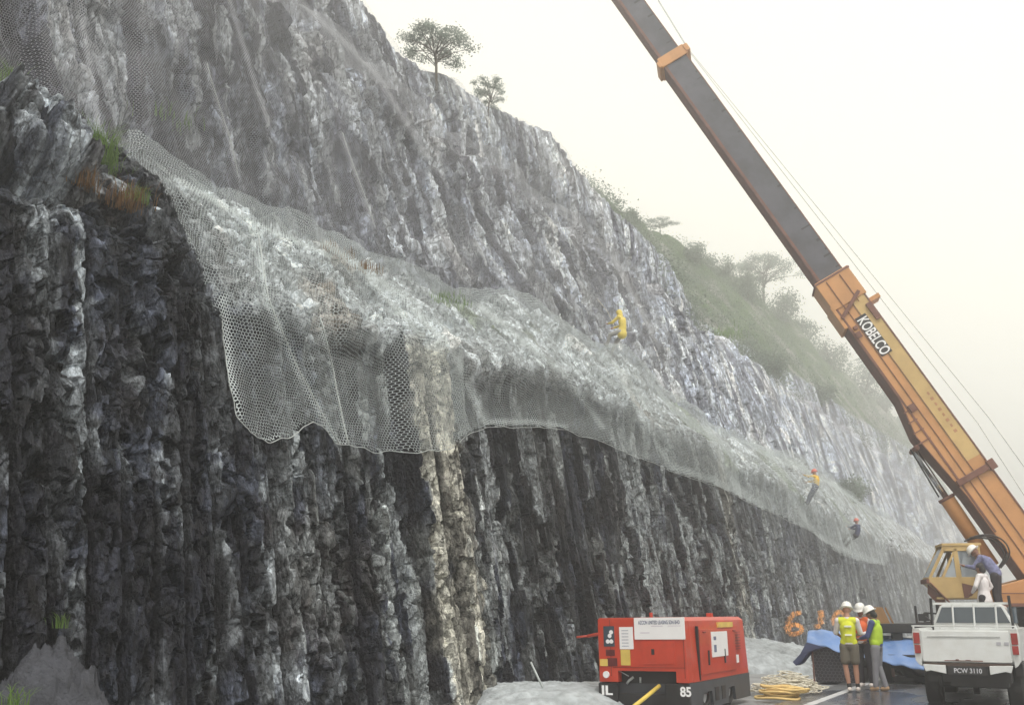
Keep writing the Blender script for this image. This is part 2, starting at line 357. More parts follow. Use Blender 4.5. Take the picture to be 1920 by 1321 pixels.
def build_rock():
    ts=[];
    for i,(n,k) in enumerate(segs): ts.append(i+np.arange(k)/k)
    ts.append(np.array([6.0])); t1=np.concatenate(ts); NR=len(t1)
    t=np.repeat(t1[:,None],NC,1); Y=np.repeat(ys[None,:],NR,0)
    X,Z=profile(t,ys[None,:].repeat(1,0)[0])
    dx=np.diff(X,axis=0,prepend=X[:1]);dz=np.diff(Z,axis=0,prepend=Z[:1]); Wl=np.cumsum(np.hypot(dx,dz),0)
    # section normal, smoothed over the corners
    k=25; tx=np.gradient(X,axis=0);tz=np.gradient(Z,axis=0); L=np.hypot(tx,tz)+1e-6; nx=tz/L; nz=-tx/L
    ker=np.ones(k)/k
    def smo(a):
        p=np.pad(a,((k//2,k//2),(0,0)),mode='edge'); c=np.cumsum(np.vstack([np.zeros((1,NC)),p]),0); return (c[k:]-c[:-k])/k
    nx=smo(nx);nz=smo(nz);L=np.hypot(nx,nz)+1e-6;nx/=L;nz/=L
    low=low_disp(t,Y,Wl)
    # warp
    wy=Y+.10*fbm(Y/1.3,Wl/1.3,2,5)+.02*vn(Y/.1,Wl/.1,4); ww=Wl+.12*fbm(Y/1.1+9,Wl/1.1,2,6)+.02*vn(Y/.1+5,Wl/.1,3)
    up=(t>=3)&(t<4.02); upf=np.where(up,1.,0.)
    sl=Y+.12*Wl                                  # joints lean with the batter
    an=1+1.3*sm(13,20,Y)+(1.2-1.3*sm(13,20,Y))*upf; ww=ww/an
    h1,i1,e1=cells(wy/.95+.1*ww,ww/1.7,100); h2,i2,e2=cells(wy/.42-.15*ww,ww/.7,200); h3,i3,e3=cells(wy/.19+.1*ww,ww/.30,300)
    h4,i4,e4=cells((wy-.5*ww)/.11,(ww+.3*wy)/.3,350)
    det=((.30-.16*(1-sm(.95,1.05,t)))*h1*lim(.95)+.27*h2*lim(.42)+.15*h3*lim(.19)+.07*h4*lim(.11))
    hs_,is_,es_=cells((Y+.10*Wl)/.23,Wl/2.3,800); ht,it,et=cells((Y-.1*Wl)/.5,Wl/3.2,820)
    det-= .13*np.exp(-(e1/.05)**2)*lim(.5)+.10*np.exp(-(e2/.06)**2)*lim(.3)+.04*np.exp(-(e3/.10)**2)*lim(.15)
    det+= .10*ridged(wy/.8,ww/1.1,4,90)*lim(.5)*sm(.95,1.1,t)
    # drill-hole grooves of the smooth blasting
    G=np.array([at(x,1110,X=-9.25)[1] for x in (-130,-60,5,80,157,225,288,347,422,464,511,539,574,626,654,687,724,769,792,825,868,905)]); G=np.concatenate([np.arange(G[0]-3,G[0]-.3,.6),G,G[-1]+np.cumsum(.5+.4*hsh(np.arange(700),np.zeros(700),77))])
    mids=(G[1:]+G[:-1])/2; gidx=np.searchsorted(mids,ys); gc=np.repeat(G[gidx][None,:],NR,0); gi=np.repeat(gidx[None,:].astype(float),NR,0)
    pan_i=np.searchsorted(G,ys)[None,:].repeat(NR,0).astype(float)
    gp=.35+.65*sm(-.25,.1,vn(gi*3.7,Wl/2.3,9)+.35)
    wob=.008*vn(gi*1.3,Wl/1.2,12)
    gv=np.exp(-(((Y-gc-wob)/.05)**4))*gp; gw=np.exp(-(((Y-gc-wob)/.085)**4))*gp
    panel=(hsh(pan_i,np.zeros_like(gi),31)-.5)*.12
    onA=1-sm(.93,1.0,t)
    fl=onA*(1-sm(22,30,Y)*.4); det=det*(1-.25*fl)+fl*(.07*h3*lim(.19)+.05*h4*lim(.11)+.12*hs_*sm(10,16,Y)*lim(.27)); gl=np.exp(-(((Y-gc-wob)/.16)**4))*gp; dA=np.minimum(det*.95-.012,.012+.2*det*sm(20,32,Y)); dA=dA+.05*h3*lim(.19)+.05*h4*lim(.11)+.03*hs_*lim(.27); dA=dA*(1-.72*gl*(1-sm(24,34,Y))); det=np.where(onA>0,det*(1-onA)+dA*onA,det)+onA*(-.50*gv*lim(.12)+panel*lim(.5))
    # upper face: closer, shallower ribs
    sp2=.9; g2=(Y+.05*vn(Y*0+3,Wl/2,14))/sp2; r2=np.abs(g2-np.round(g2))*2
    p2=(hsh(np.round(g2),np.zeros_like(g2),33)-.5)*.34
    det=np.where(up,det*.5-.24*np.exp(-(r2/.09)**2)*sm(-.3,.2,vn(np.round(g2)*2.1,Wl/3,15)+.2)*lim(.2)+.7*p2*lim(.6)+.28*hs_*lim(.27)+.20*ht*lim(.5)-.10*np.exp(-(es_/.08)**2)*lim(.27),det)
    slope=(t>=1.03)&(t<3); det=np.where(slope,det*(.62+.35*(1-sm(8.5,10,Y))),det)
    strata=ridged(ww/.35+Y/3.,Y/2.5,2,17)*.06; det+=np.where(slope,strata,0)
    far=t>=4.02; det=np.where(far,det*.8+.5*fbm(Y/3,Wl/3,3,70),det)
    low=np.where(far,low+1.0*fbm(Y/9,Wl/9,3,71),low)
    crest=1-.85*np.exp(-((t-4.0)/.13)**2); tot=(low-.3*(1-crest))*crest+det*(.3+.7*crest)
    tot=np.where(far,tot*(.25+.75*sm(4.3,5,t))-.2,tot)
    Px=X+nx*tot; Pz=Z+nz*tot; Py=Y+.08*fbm(Y/.5,Wl/.5,2,91)*lim(.5)*sm(.95,1.1,t)
    PP=np.stack([Px,Py,Pz],-1)
    # rock colour, with distance haze and recess shade put in
    n1=fbm(Y/1.6,Wl/2.4,4,500); n2=fbm(Y/.5,Wl/.9,4,520); n3=fbm(Y/4,Wl/5,3,540); st=fbm(Y/.22,Wl/3.,3,560)
    def C(*c): return np.array(c)[None,None,:]
    def mixc(a,b,f): f=np.clip(f,0,1)[...,None]; return a*(1-f)+b*f
    fac=(.45+1.1*i2)*(.55+.9*i3)*(.7+.6*i4)
    col=C(.044,.048,.060)*fac[...,None]
    col=mixc(col,C(.27,.285,.285)*fac[...,None],sm(.0,.3,n2+.45*st)*.85)
    col=mixc(col,C(.060,.045,.032),sm(.2,.5,n1)*.45)
    col=mixc(col,C(.010,.009,.012),sm(.05,.35,-n1+.5*n2-.3*st)*.8)
    # paler towards the far half of the lower face, haze put into the colour
    col=mixc(col,C(.27,.28,.26)*fac[...,None],sm(9,15,Y)*sm(.05,.3,st+.3*n2)*.85)
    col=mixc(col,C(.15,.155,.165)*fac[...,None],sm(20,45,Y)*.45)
    band=sm(BA,BA+.12,Y+.22*n2)*(1-sm(BB-.1,BB+.02,Y+.1*n2)); band2=sm(14.6,14.8,Y+.3*n1)*(1-sm(14.9,15.2,Y+.3*n1))*sm(0,.4,n1+.3); band3=sm(31.5,32,Y+n1)*(1-sm(34,34.8,Y+n1))*.75
    col=mixc(col,C(.50,.47,.38)*(.6+.65*i3)[...,None],np.maximum(band*.97,np.maximum(band2*.7,band3*.7)*sm(-.65,-.1,n2+.3*st))*sm(-1.0,-.5,n2+.3*st))
    crk=ridged(wy/.30+.3*ww,ww/.55,3,610)+.25*n2; col=mixc(col,C(.010,.008,.008),sm(.55,.85,crk)*.75*lim(.2))
    vst=ridged(Y/.42,Wl/9,2,620); col=mixc(col,C(.012,.010,.010),sm(.35,.75,vst)*sm(8,15,Y)*.75*lim(.2)); vs2=ridged(Y/.5+9,Wl/6,2,625)
    col=mixc(col,C(.30,.31,.28)*fac[...,None],sm(.5,.8,vs2)*sm(10,15,Y)*.6)
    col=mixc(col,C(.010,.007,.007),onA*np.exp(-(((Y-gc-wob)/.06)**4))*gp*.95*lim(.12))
    lw=sm(9,14,Y)*lim(.2)*(1-.85*band); col=mixc(col,C(.012,.011,.014),(is_<.22)*.75*lw); col=mixc(col,C(.32,.335,.32),(is_>.84)*.65*lw)
    # recess right of the pale pillar, its shade put into the colour
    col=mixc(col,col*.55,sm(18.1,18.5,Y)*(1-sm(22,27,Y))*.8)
    slc=C(.56,.575,.56)*((.55+.7*i2)*(.6+.7*i3))[...,None]; slc=mixc(slc,C(.12,.11,.10),sm(.15,.5,n2)*.8); slc=mixc(slc,C(.25,.17,.09),sm(.3,.6,n1)*.5)
    slc=mixc(slc,C(.13,.17,.06),sm(.35,.6,n3+.3*n2)*.7)
    nearslope=1-sm(9.5,11.5,Y)
    slc=mixc(slc,col*1.1+.01,nearslope)
    col=mixc(col,slc,sm(.93,1.04,t))
    upc=C(.27,.285,.315)*((.55+.7*i2)*(.65+.6*i3)*(.75+.5*i4))[...,None]
    upc=mixc(upc,C(.055,.048,.065),sm(.0,.35,st+.5*n2)*.7)
    dk=ridged(Y/.33+.25*Wl/1.2,Wl/1.9,3,600)+.5*n1; upc=mixc(upc,C(.030,.028,.034),sm(.22,.5,dk)*.9*lim(.3))
    vu=ridged(Y/.38,Wl/8,2,630); upc=mixc(upc,C(.045,.043,.05),sm(.25,.65,vu)*.8*lim(.25)); vw=ridged(Y/.55+4,Wl/7,2,640); upc=mixc(upc,C(.46,.47,.46)*(.7+.4*i3)[...,None],sm(.35,.7,vw)*.75*lim(.25))
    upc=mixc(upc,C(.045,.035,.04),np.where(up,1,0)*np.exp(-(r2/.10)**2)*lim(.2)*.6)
    upc=mixc(upc,C(.46,.465,.45),sm(.1,.5,-st+.6*n1)*.8)
    upc=mixc(upc,C(.20,.16,.14),sm(.4,.65,n1-.4*st)*.35)
    upc=mixc(upc,upc*1.12,sm(22,50,Y)); upc=upc*(.55+.9*is_)[...,None]*(.8+.4*it)[...,None]; upc=mixc(upc,C(.04,.038,.045),(is_<.24)*.5*lim(.2)); upc=mixc(upc,C(.55,.57,.58),(is_>.86)*.35*lim(.2)); upc=mixc(upc*.7,upc*1.38,sm(10,26,Y))  # upper face paler with distance, haze partly put into its colour
    upc=mixc(upc,C(.42,.40,.40)*(.8+.3*i3)[...,None],np.exp(-((Z-cmid(Y)-.5)/.7)**2)*.6*upf)
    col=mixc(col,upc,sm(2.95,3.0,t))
    hc=C(.24,.235,.22)*(.7+.5*i2)[...,None]; hc=mixc(hc,C(.07,.11,.045),sm(-.25,.15,n3+.4*n2+.25*sm(4.2,4.8,t)))
    hc=mixc(C(.25,.235,.24)*(.7+.5*i2)[...,None],hc,sm(38,50,Y))
    col=mixc(col,hc,sm(3.97,4.06,t))
    # orange chainage painted on the rock: 6 1 0
    pxx,pyy=proj(PP)
    def stroke(pts,w):
        d=np.full(pxx.shape,1e9)
        for (ax,ay),(bx,by) in zip(pts[:-1],pts[1:]):
            vx,vy=bx-ax,by-ay; u=np.clip(((pxx-ax)*vx+(pyy-ay)*vy)/(vx*vx+vy*vy),0,1); d=np.minimum(d,np.hypot(pxx-ax-u*vx,pyy-ay-u*vy))
        return d<w
    ring=lambda cx,cy,rx,ry:[(cx+rx*math.cos(a),cy+ry*math.sin(a)) for a in np.linspace(0,2*math.pi,17)]
    paint=stroke([(1499,1148),(1488,1150),(1480,1162),(1476,1178)],4.2)|stroke(ring(1490,1179,13,9),4.2)|stroke([(1540,1148),(1539,1166)],5)|stroke([(1537,1168),(1536,1175)],3)|stroke(ring(1575,1160,11,14),4.2)
    pm=(paint&(t<1)).astype(float)*sm(-.95,-.5,n2+.4*st)
    col=mixc(col,C(.70,.30,.08),pm*.95)
    col=col*np.where(pm>0,1.,1.)[...,None]*mixc(C(.96,1.0,1.09),C(1.,1.,1.),np.maximum(pm,sm(3.97,4.1,t)))
    col=np.clip(col,.006,.8)
    # split in rows
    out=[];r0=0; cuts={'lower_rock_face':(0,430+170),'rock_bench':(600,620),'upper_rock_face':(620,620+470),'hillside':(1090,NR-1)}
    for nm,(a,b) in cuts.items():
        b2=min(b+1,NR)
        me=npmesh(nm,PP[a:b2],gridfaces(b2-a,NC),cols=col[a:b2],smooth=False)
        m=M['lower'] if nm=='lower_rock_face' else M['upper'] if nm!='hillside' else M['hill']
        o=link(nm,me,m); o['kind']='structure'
    return dict(P=PP,t=t1,nx=nx,nz=nz,X=X,Z=Z,Y=Y,W=Wl,low=low,t2=t)
RK=build_rock()
# ---------------------------------------------------------------- ground, road
def ground():
    gx=np.concatenate([np.linspace(-60,-12,8),np.linspace(-11.5,8,80),np.linspace(9,260,14)]); gy=np.concatenate([np.linspace(-60,4,14),np.linspace(5,60,160),np.linspace(62,700,50)])
    X,Y=np.meshgrid(gx,gy); Z=-.03+.05*fbm(X/1.2,Y/1.2,3,3)*(np.abs(X+7)<2.8)+np.clip((-5.0-X)/4,0,1)**2*.18
    Z=np.where(X<-12,-.1,Z)
    me=npmesh('ground',np.stack([X,Y,Z],-1),gridfaces(len(gy),len(gx))); o=link('ground',me,mat('gravel verge',(.27,.275,.28),.75,var=.3,vs=1.5,bump=.8,bs=25)); o['kind']='structure'
    m=bpy.data.materials.new('wet asphalt'); m.use_nodes=True; n=m.node_tree.nodes;l=m.node_tree.links;b=n['Principled BSDF']
    tc=n.new('ShaderNodeTexCoord'); a=n.new('ShaderNodeTexNoise'); a.inputs['Scale'].default_value=.55; a.inputs['Detail'].default_value=5
    mp=n.new('ShaderNodeMapping'); mp.inputs['Scale'].default_value=(1,.45,1); l.new(tc.outputs['Object'],mp.inputs[0]); l.new(mp.outputs[0],a.inputs['Vector'])
    r=n.new('ShaderNodeMapRange'); r.inputs[1].default_value=.42; r.inputs[2].default_value=.6; r.inputs[3].default_value=.10; r.inputs[4].default_value=.5
    l.new(a.outputs['Fac'],r.inputs[0]); l.new(r.outputs[0],b.inputs['Roughness'])
    c=n.new('ShaderNodeMix'); c.data_type='RGBA'; c.inputs[6].default_value=(.055,.057,.065,1); c.inputs[7].default_value=(.13,.13,.14,1); l.new(a.outputs['Fac'],c.inputs[0]); l.new(c.outputs[2],b.inputs['Base Color'])
    f=n.new('ShaderNodeTexNoise'); f.inputs['Scale'].default_value=60; l.new(tc.outputs['Object'],f.inputs['Vector'])
    bp=n.new('ShaderNodeBump'); bp.inputs['Distance'].default_value=.01; bp.inputs['Strength'].default_value=.25; l.new(f.outputs['Fac'],bp.inputs['Height']); l.new(bp.outputs[0],b.inputs['Normal'])
    b.inputs['Specular IOR Level'].default_value=.7
    mb=MB(); mb.prism([(-4.6,-40),(9,-40),(9,600),(-4.6,600)],2,-.02,.035); mb.build('road',m)['kind']='structure'
    mb=MB(); mb.prism([(-4.12,-40),(-3.96,-40),(-3.96,600),(-4.12,600)],2,.036,.040)
    mb.build('road_edge_line',mat('worn white road paint',(.55,.55,.56),.4,var=.3,vs=3))['kind']='structure'
ground()
# ---------------------------------------------------------------- wire nets
def inpoly(px,py,poly):
    r=np.zeros(px.shape,bool); n=len(poly); j=n-1
    for i in range(n):
        xi,yi=poly[i];xj,yj=poly[j]
        c=((yi>py)!=(yj>py))&(px<(xj-xi)*(py-yi)/((yj-yi) or 1e-9)+xi); r^=c; j=i
    return r
def polydist(px,py,pts):
    d=np.full(px.shape,1e9)
    for (ax,ay),(bx,by) in zip(pts[:-1],pts[1:]):
        vx,vy=bx-ax,by-ay; u=np.clip(((px-ax)*vx+(py-ay)*vy)/(vx*vx+vy*vy),0,1); d=np.minimum(d,np.hypot(px-ax-u*vx,py-ay-u*vy))
    return d
def on_net(N,pts,sub=10,off=.02):
    q=[]
    for (a,b) in zip(pts[:-1],pts[1:]):
        for k in range(sub): q.append((a[0]+(b[0]-a[0])*k/sub,a[1]+(b[1]-a[1])*k/sub))
    q.append(pts[-1]); res=[]
    PX,PY,PP=N
    for x,y in q:
        i=np.argmin((PX-x)**2+(PY-y)**2); p=PP.reshape(-1,3)[i]; res.append((p[0]+off,p[1],p[2]))
    return res
def net(name,label,rows,polyfun,offfun,foldamp,m,folds,ccol0,ccol1,edge=None,group=None):
    t=RK['t']; r=np.where((t>=rows[0])&(t<=rows[1]))[0][::3]
    c=np.arange(ccol0,ccol1,2)
    ix=np.ix_(r,c)
    X=RK['X'][ix];Y=RK['Y'][ix];Z=RK['Z'][ix];W_=RK['W'][ix];T=RK['t2'][ix]
    # hull of the rock within a window, so that the net bridges the hollows
    full=RK['P']; base=RK['low'][ix]
    rockd=((full[...,0]-RK['X'])*RK['nx']+(full[...,2]-RK['Z'])*RK['nz'])
    k=9
    acc=np.full(X.shape,-9.)
    for dr in range(-24,25,6):
        for dc in range(-16,17,4):
            rr=np.clip(r+dr,0,full.shape[0]-1); cc=np.clip(c+dc,0,NC-1); acc=np.maximum(acc,rockd[np.ix_(rr,cc)])
    def blur(a,n):
        for _ in range(n):
            a=np.pad(a,1,mode='edge'); a=(a[:-2,1:-1]+a[2:,1:-1]+a[1:-1,:-2]+a[1:-1,2:]+2*a[1:-1,1:-1])/6
        return a
    d=blur(acc,3)+.05+offfun(Y,Z,T)
    fo=ridged(Y/1.25+.25*fbm(Y/3,W_/3,2,5),W_/6.5,2,701)
    d=d+foldamp*fo+.07*fbm(Y/.5,W_/.7,3,703)
    nx=RK['nx'][ix];nz=RK['nz'][ix]
    PP=np.stack([X+nx*d,Y,Z+nz*d],-1)
    px,py=proj(PP)
    ins=polyfun(px,py)
    keep=ins[:-1,:-1]&ins[1:,:-1]&ins[:-1,1:]&ins[1:,1:]
    bunch=(.13*sm(17,26,Y) if name=='drape_net' else 0)+.30*np.clip(ridged(Y/1.9+7+.2*fbm(Y/2,W_/2,2,9),W_/9,2,707)-.45,0,1)
    for pts,w in folds: bunch=np.maximum(bunch,.75*np.exp(-(polydist(px,py,pts)/w)**2))
    UV=np.stack([Y*1.02+.06*fbm(Y/.9,W_/.9,3,711),W_+.06*fbm(Y/.8+5,W_/.8,3,712)],-1)
    me=npmesh(name,PP,gridfaces(len(r),len(c),keep),uv=UV,fa=bunch)
    o=link(name,me,m)
    tag(o,label,'wire net',group)
    return o,(px,py,PP)
UPF=[([(150,0),(165,110),(185,235)],7),([(385,120),(430,260),(445,330)],4),([(560,0),(700,130),(800,290)],6),([(760,60),(900,210)],5),([(430,0),(470,130),(505,240)],4),([(640,250),(700,420)],4),([(1020,260),(1060,400)],5),([(1150,480),(1230,640)],4)]
def poly_up(px,py):
    return inpoly(px,py,[(-200,-400),(1200,-400),(1075,300),(1270,520),(1320,640),(1370,700),(1480,860),(1400,860),(1100,700),(860,600),(440,420),(200,330),(60,210),(-200,60)])
o,NU=net('slope_net','fine grey wire net pinned over the whole upper rock face above the bench',(2.7,4.0),poly_up,lambda Y,Z,T:-.02+0*Y,.05,M['netu'],UPF,0,NC-260)
o['label']='fine grey wire net pinned over the tall upper rock face above the bench'
LOWEDGE=[(415,600),(425,700),(440,780),(470,812),(500,832),(540,822),(585,790),(612,808),(636,836),(700,850),(780,850),(840,842),(880,812),(915,800),(980,800),(1060,805),(1150,838),(1260,885),(1340,910),(1420,950),(1520,995),(1560,1030),(1610,1052),(1664,1060)]
LEFTE=[(235,292),(290,330),(330,395),(370,490),(400,560),(415,600)]
def jag(pts,a,n=6,seed=1):
    g=random.Random(seed); q=[]
    for p,r_ in zip(pts[:-1],pts[1:]):
        for k in range(n): u=k/n; q.append((p[0]+(r_[0]-p[0])*u+g.gauss(0,a)*(k>0),p[1]+(r_[1]-p[1])*u+g.gauss(0,a)*(k>0)))
    return q+[pts[-1]]
LEFTE=jag(LEFTE,3.2,6,2); LOWEDGE=jag(LOWEDGE[:13],2.6,3,3)+jag(LOWEDGE[13:],1.3,3,4)
FO=[([(480,420),(500,560),(560,700),(636,836)],6),([(600,600),(620,680),(650,835)],3.5),([(610,455),(760,560),(850,660),(915,800)],8),([(420,560),(430,700),(445,780)],9),([(690,520),(800,640)],6),
    ([(900,575),(1060,700),(1130,800)],6),([(1150,680),(1215,800),(1260,880)],5),([(1330,805),(1370,900),(1420,945)],7),([(1440,850),(1500,960),(1520,990)],6),([(1560,900),(1590,1000),(1610,1050)],5),([(340,340),(480,420),(620,480)],5),([(920,790),(1000,790),(1060,800)],5),([(1260,875),(1340,900),(1420,940)],8),([(1340,905),(1440,960),(1560,1020),(1650,1055)],7),([(480,830),(560,815)],5)]
LP=LEFTE+LOWEDGE[1:]+[(1668,1000),(1700,940),(1500,700),(1100,500),(700,380),(400,250),(235,200)]
def off_low(Y,Z,T):
    z=sm(36,44,Y)*(1-sm(1.2,1.8,T))*.85*(1-sm(60,75,Y)*.3)
    return .02+z+.10*sm(.9,.2,T)
o,NL=net('drape_net','large pale wire net hanging over the bench edge and down the dark lower face','x'and(.25,2.6),lambda a,b:inpoly(a,b,LP),off_low,.10,M['net'],FO,0,NC-40)
def rope_on(N,pts,r,name,parent,m='wire'):
    mb=MB(); q=on_net(N,pts); q=[q[0]]+[b for a,b in zip(q[:-1],q[1:]) if (Vector(a)-Vector(b)).length>.02]
    # smooth
    for _ in range(3): q=[q[0]]+[tuple((np.array(q[i-1])+2*np.array(q[i])+np.array(q[i+1]))/4) for i in range(1,len(q)-1)]+[q[-1]]
    mb.tube(q,r,6); return mb.build(name,M[m],parent,smooth=True)
rope_on(NL,LOWEDGE,.007,'edge_cable',o)
rope_on(NL,FO[1][0],.012,'hanging_cable',o)
rope_on(NL,FO[0][0],.009,'hanging_cable',o)
un=bpy.data.objects['slope_net']
for f in (UPF[1][0],UPF[5][0]): rope_on(NU,f,.008,'hanging_cable',un)
# net edge scalloped below the main edge on the right
# ---------------------------------------------------------------- foliage
def leaves(centres,n,spread,size,seed=0,flat=1.):
    g=np.random.default_rng(seed); C_=np.asarray(centres); k=len(C_)
    c=np.repeat(C_,n,0)+g.normal(0,1,(k*n,3))*np.array([spread,spread,spread*flat])
    a=g.normal(0,1,(k*n,3)); a/=np.linalg.norm(a,axis=1)[:,None]; b=g.normal(0,1,(k*n,3)); b=np.cross(a,b); b/=np.linalg.norm(b,axis=1)[:,None]
    s=size*(.6+.8*g.random((k*n,1)))
    V=np.stack([c-a*s,c-b*s*.45,c+a*s,c+b*s*.45],1).reshape(-1,3)
    return V,np.arange(len(V)).reshape(-1,4)
def rock_point(px,py,rows=None):
    t=RK['t']; sel=slice(None) if rows is None else np.where((t>=rows[0])&(t<=rows[1]))[0]
    PP=RK['P'][sel]; a,b=proj(PP); i=np.argmin((a-px)**2+(b-py)**2); return PP.reshape(-1,3)[i]
def tree(name,px,base_py,ptop,pw,label,seed,rows=(3.9,6),umb=True,group='trees on the skyline',n=26,X=None):
    b=rock_point(px,base_py,rows) if X is None else at(px,base_py,X=X)
    d=np.linalg.norm(b-[0,0,EYE]); mpp=d/F*.97; h=(base_py-ptop)*mpp; w=pw*mpp
    root=thing(name,tuple(b),label,'tree',group)
    g=random.Random(seed); mb=MB(); cs=[]
    top=Vector((g.uniform(-.08,.08)*h,g.uniform(-.08,.08)*h,h*.62))
    mb.tube([(0,0,-.4),(top.x*.3,top.y*.3,h*.3),tuple(top)],[.03*h,.022*h,.012*h],6)
    for i in range(n):
        a=i*2.4+g.uniform(-.4,.4); rr=math.sqrt((i+.5)/n)*w*.5*g.uniform(.8,1.1)
        zz=(h*(.92-.35*(rr/(w*.5))**2)*g.uniform(.86,1.06)) if umb else h*g.uniform(.35,1.0)
        e=Vector((math.cos(a)*rr,math.sin(a)*rr,zz)); s0=Vector((top.x,top.y,h*g.uniform(.3,.6)))
        m_=(s0+e)/2+Vector((0,0,.04*h)); mb.tube([tuple(s0),tuple(m_),tuple(e)],[.009*h,.006*h,.003*h],4)
        cs.append(tuple(e)); cs.append(tuple(e+Vector((g.uniform(-.1,.1)*w,g.uniform(-.1,.1)*w,g.uniform(-.05,.03)*h))))
    mb.build('trunk',M['bark'],root,smooth=True)
    V,Fq=leaves(cs,80,.055*w,.012*w+.012,seed,.5)
    link('crown',npmesh('crown',V,Fq,smooth=False),M['leaf'],root)
    return root
tree('skyline_tree',818,150,42,132,'tall open-crowned tree high on the left skyline',1,n=34)
tree('skyline_tree',915,212,152,72,'small rounded tree on the skyline below and right of the tallest tree',2,n=24,umb=False)
tree('skyline_tree',1158,388,372,26,'tiny dark sapling at the top of the green slope',3,n=9,umb=False)
tree('skyline_tree',1240,432,404,62,'low flat-topped tree leaning out of the upper green slope',4,n=18)
tree('skyline_tree',1437,560,464,128,'wide pale layered tree in the mist left of the crane boom',5,n=36)
def bush(px,py,w,h,label,seed,rows=(2,6),m='scrub',name='bush',group='bushes on the green slope'):
    b=rock_point(px,py,rows); d=np.linalg.norm(b-[0,0,EYE]); mpp=d/F; W_,H=w*mpp,h*mpp
    root=thing(name,tuple(b),label,'bush',group)
    g=np.random.default_rng(seed); k=26; c=g.normal(0,1,(k,3)); c/=np.linalg.norm(c,axis=1)[:,None]; c*=g.random((k,1))**.4; c=c*[W_*.45,W_*.45,H*.5]+[0,0,H*.4]
    V,Fq=leaves(c,90,.10*W_,.028*W_+.02,seed); link('foliage',npmesh('foliage',V,Fq,smooth=False),M[m],root)
    mb=MB(); 
    for i in range(5): mb.tube([(0,0,-.3),tuple(c[i]*.6),tuple(c[i])],[.03*H,.02*H,.008*H],4)
    mb.build('stems',M['bark'],root); root.children[-1].name='stem' if False else root.children[-1].name
    return root
BUSH=[(1180,420,40,26,'light green bush at the top end of the green slope'),(1300,490,60,34,'bush against the mist where the green slope steepens'),(1345,520,60,40,'dark bush just left of the wide pale tree'),(1400,560,70,50,'dense bush under the wide pale tree'),(1470,600,80,55,'round bush right of the wide pale tree'),(1510,645,60,50,'bush where the skyline drops beside the pale tree'),(1560,690,70,60,'bush half way down the misty skyline'),(1620,740,80,70,'large blue-green bush on the misty skyline'),(1660,775,60,55,'last large bush before the boom bend'),(1700,820,50,45,'small faint bush left of the lift cylinder'),(1600,930,60,45,'green bush on the bench above the climber in navy'),(1440,700,70,40,'low bush on a ledge under the scrub'),(1540,760,60,45,'bush in the gully below the misty skyline')]
for i,(x,y,w,h,lb) in enumerate(BUSH): bush(x,y,w,h,lb,30+i,rows=(1.8,2.9) if 'bench' in lb else (3.5,6))
# scrub that covers the slope as one mass
def scrub():
    g=np.random.default_rng(5); t=RK['t']; rows=np.where((t>=4.02)&(t<=5.1))[0]; rows3=np.where((t>=3.75)&(t<4.02))[0]
    cs=[];sz=[]
    cols=np.where(ys>43)[0]
    for k in range(3600):
        r=rows[g.integers(len(rows))] if k%5 else rows3[g.integers(len(rows3))]; c=cols[int(len(cols)*g.random()**.85)] if False else cols[g.integers(len(cols))]
        p=RK['P'][r,c]
        if fbm(np.array([p[1]/5]),np.array([p[2]/4]),3,88)[0]<-.12: continue
        if p[1]<52 and g.random()<.8: continue
        if p[1]>230: continue
        cs.append(p+[.2,0,.25]); sz.append(1)
    V,Fq=leaves(cs,34,.40,.085,9)
    o=link('hillside_scrub',npmesh('hillside_scrub',V,Fq,smooth=False),M['scrub']); tag(o,'green scrub and creepers covering the hill above the cutting','scrub',None,'stuff')
scrub()
def tuft(px,py,hpx,wpx,label,seed,m='grass',rows=(0,3),name='grass_tuft',n=90,lean=.35,group='grass tufts on the rock',p0=None):
    b=rock_point(px,py,rows) if p0 is None else np.array(p0); d=np.linalg.norm(b-[0,0,EYE]); mpp=d/F; H=hpx*mpp; Wd=wpx*mpp
    g=random.Random(seed); V=[];Fs=[]
    for i in range(n):
        ox,oy=g.gauss(0,Wd*.28),g.gauss(0,Wd*.28); a=g.uniform(0,6.28); L=H*g.uniform(.5,1.1); ln=lean*g.uniform(.4,1.6)*L; w=max(.006,mpp*.7)*g.uniform(.7,1.3)
        dx,dy=math.cos(a)*ln,math.sin(a)*ln; px_,py_=-math.sin(a)*w,math.cos(a)*w; k=len(V)
        for f in (0,.4,.75,1.0):
            z=L*(f-.35*f*f*f); ww=(1-f*.9); x=ox+dx*f*f;y=oy+dy*f*f
            V+=[(x-px_*ww,y-py_*ww,z-.05*(f==0)),(x+px_*ww,y+py_*ww,z-.05*(f==0))]
        for q in range(3): Fs.append((k+2*q,k+2*q+1,k+2*q+3,k+2*q+2))
    me=npmesh(name,np.array(V),np.array(Fs),smooth=False); o=link(name,me,M[m]); o.location=tuple(b+np.array([.08,0,0])); tag(o,label,'grass',group); return o
tuft(8,165,55,40,'bright green tuft at the left edge above the near outcrop',1,rows=(1.3,2.2))
tuft(172,305,92,60,'tall green tuft between the near outcrop and the start of the hanging net',2,n=260,rows=(1,2))
tuft(195,352,62,80,'green and leggy tuft right under the tallest green tuft',3,rows=(1,2),n=110)
tuft(225,388,62,70,'reddish dry tuft at the lip of the near dark face',4,'drygrass',rows=(.9,1.6),n=120)
tuft(245,375,35,40,'small green tuft beside the reddish dry tuft',5,rows=(.9,1.6))
tuft(150,345,45,40,'brown tuft in the hollow under the near outcrop',14,'drygrass',rows=(.9,1.6))
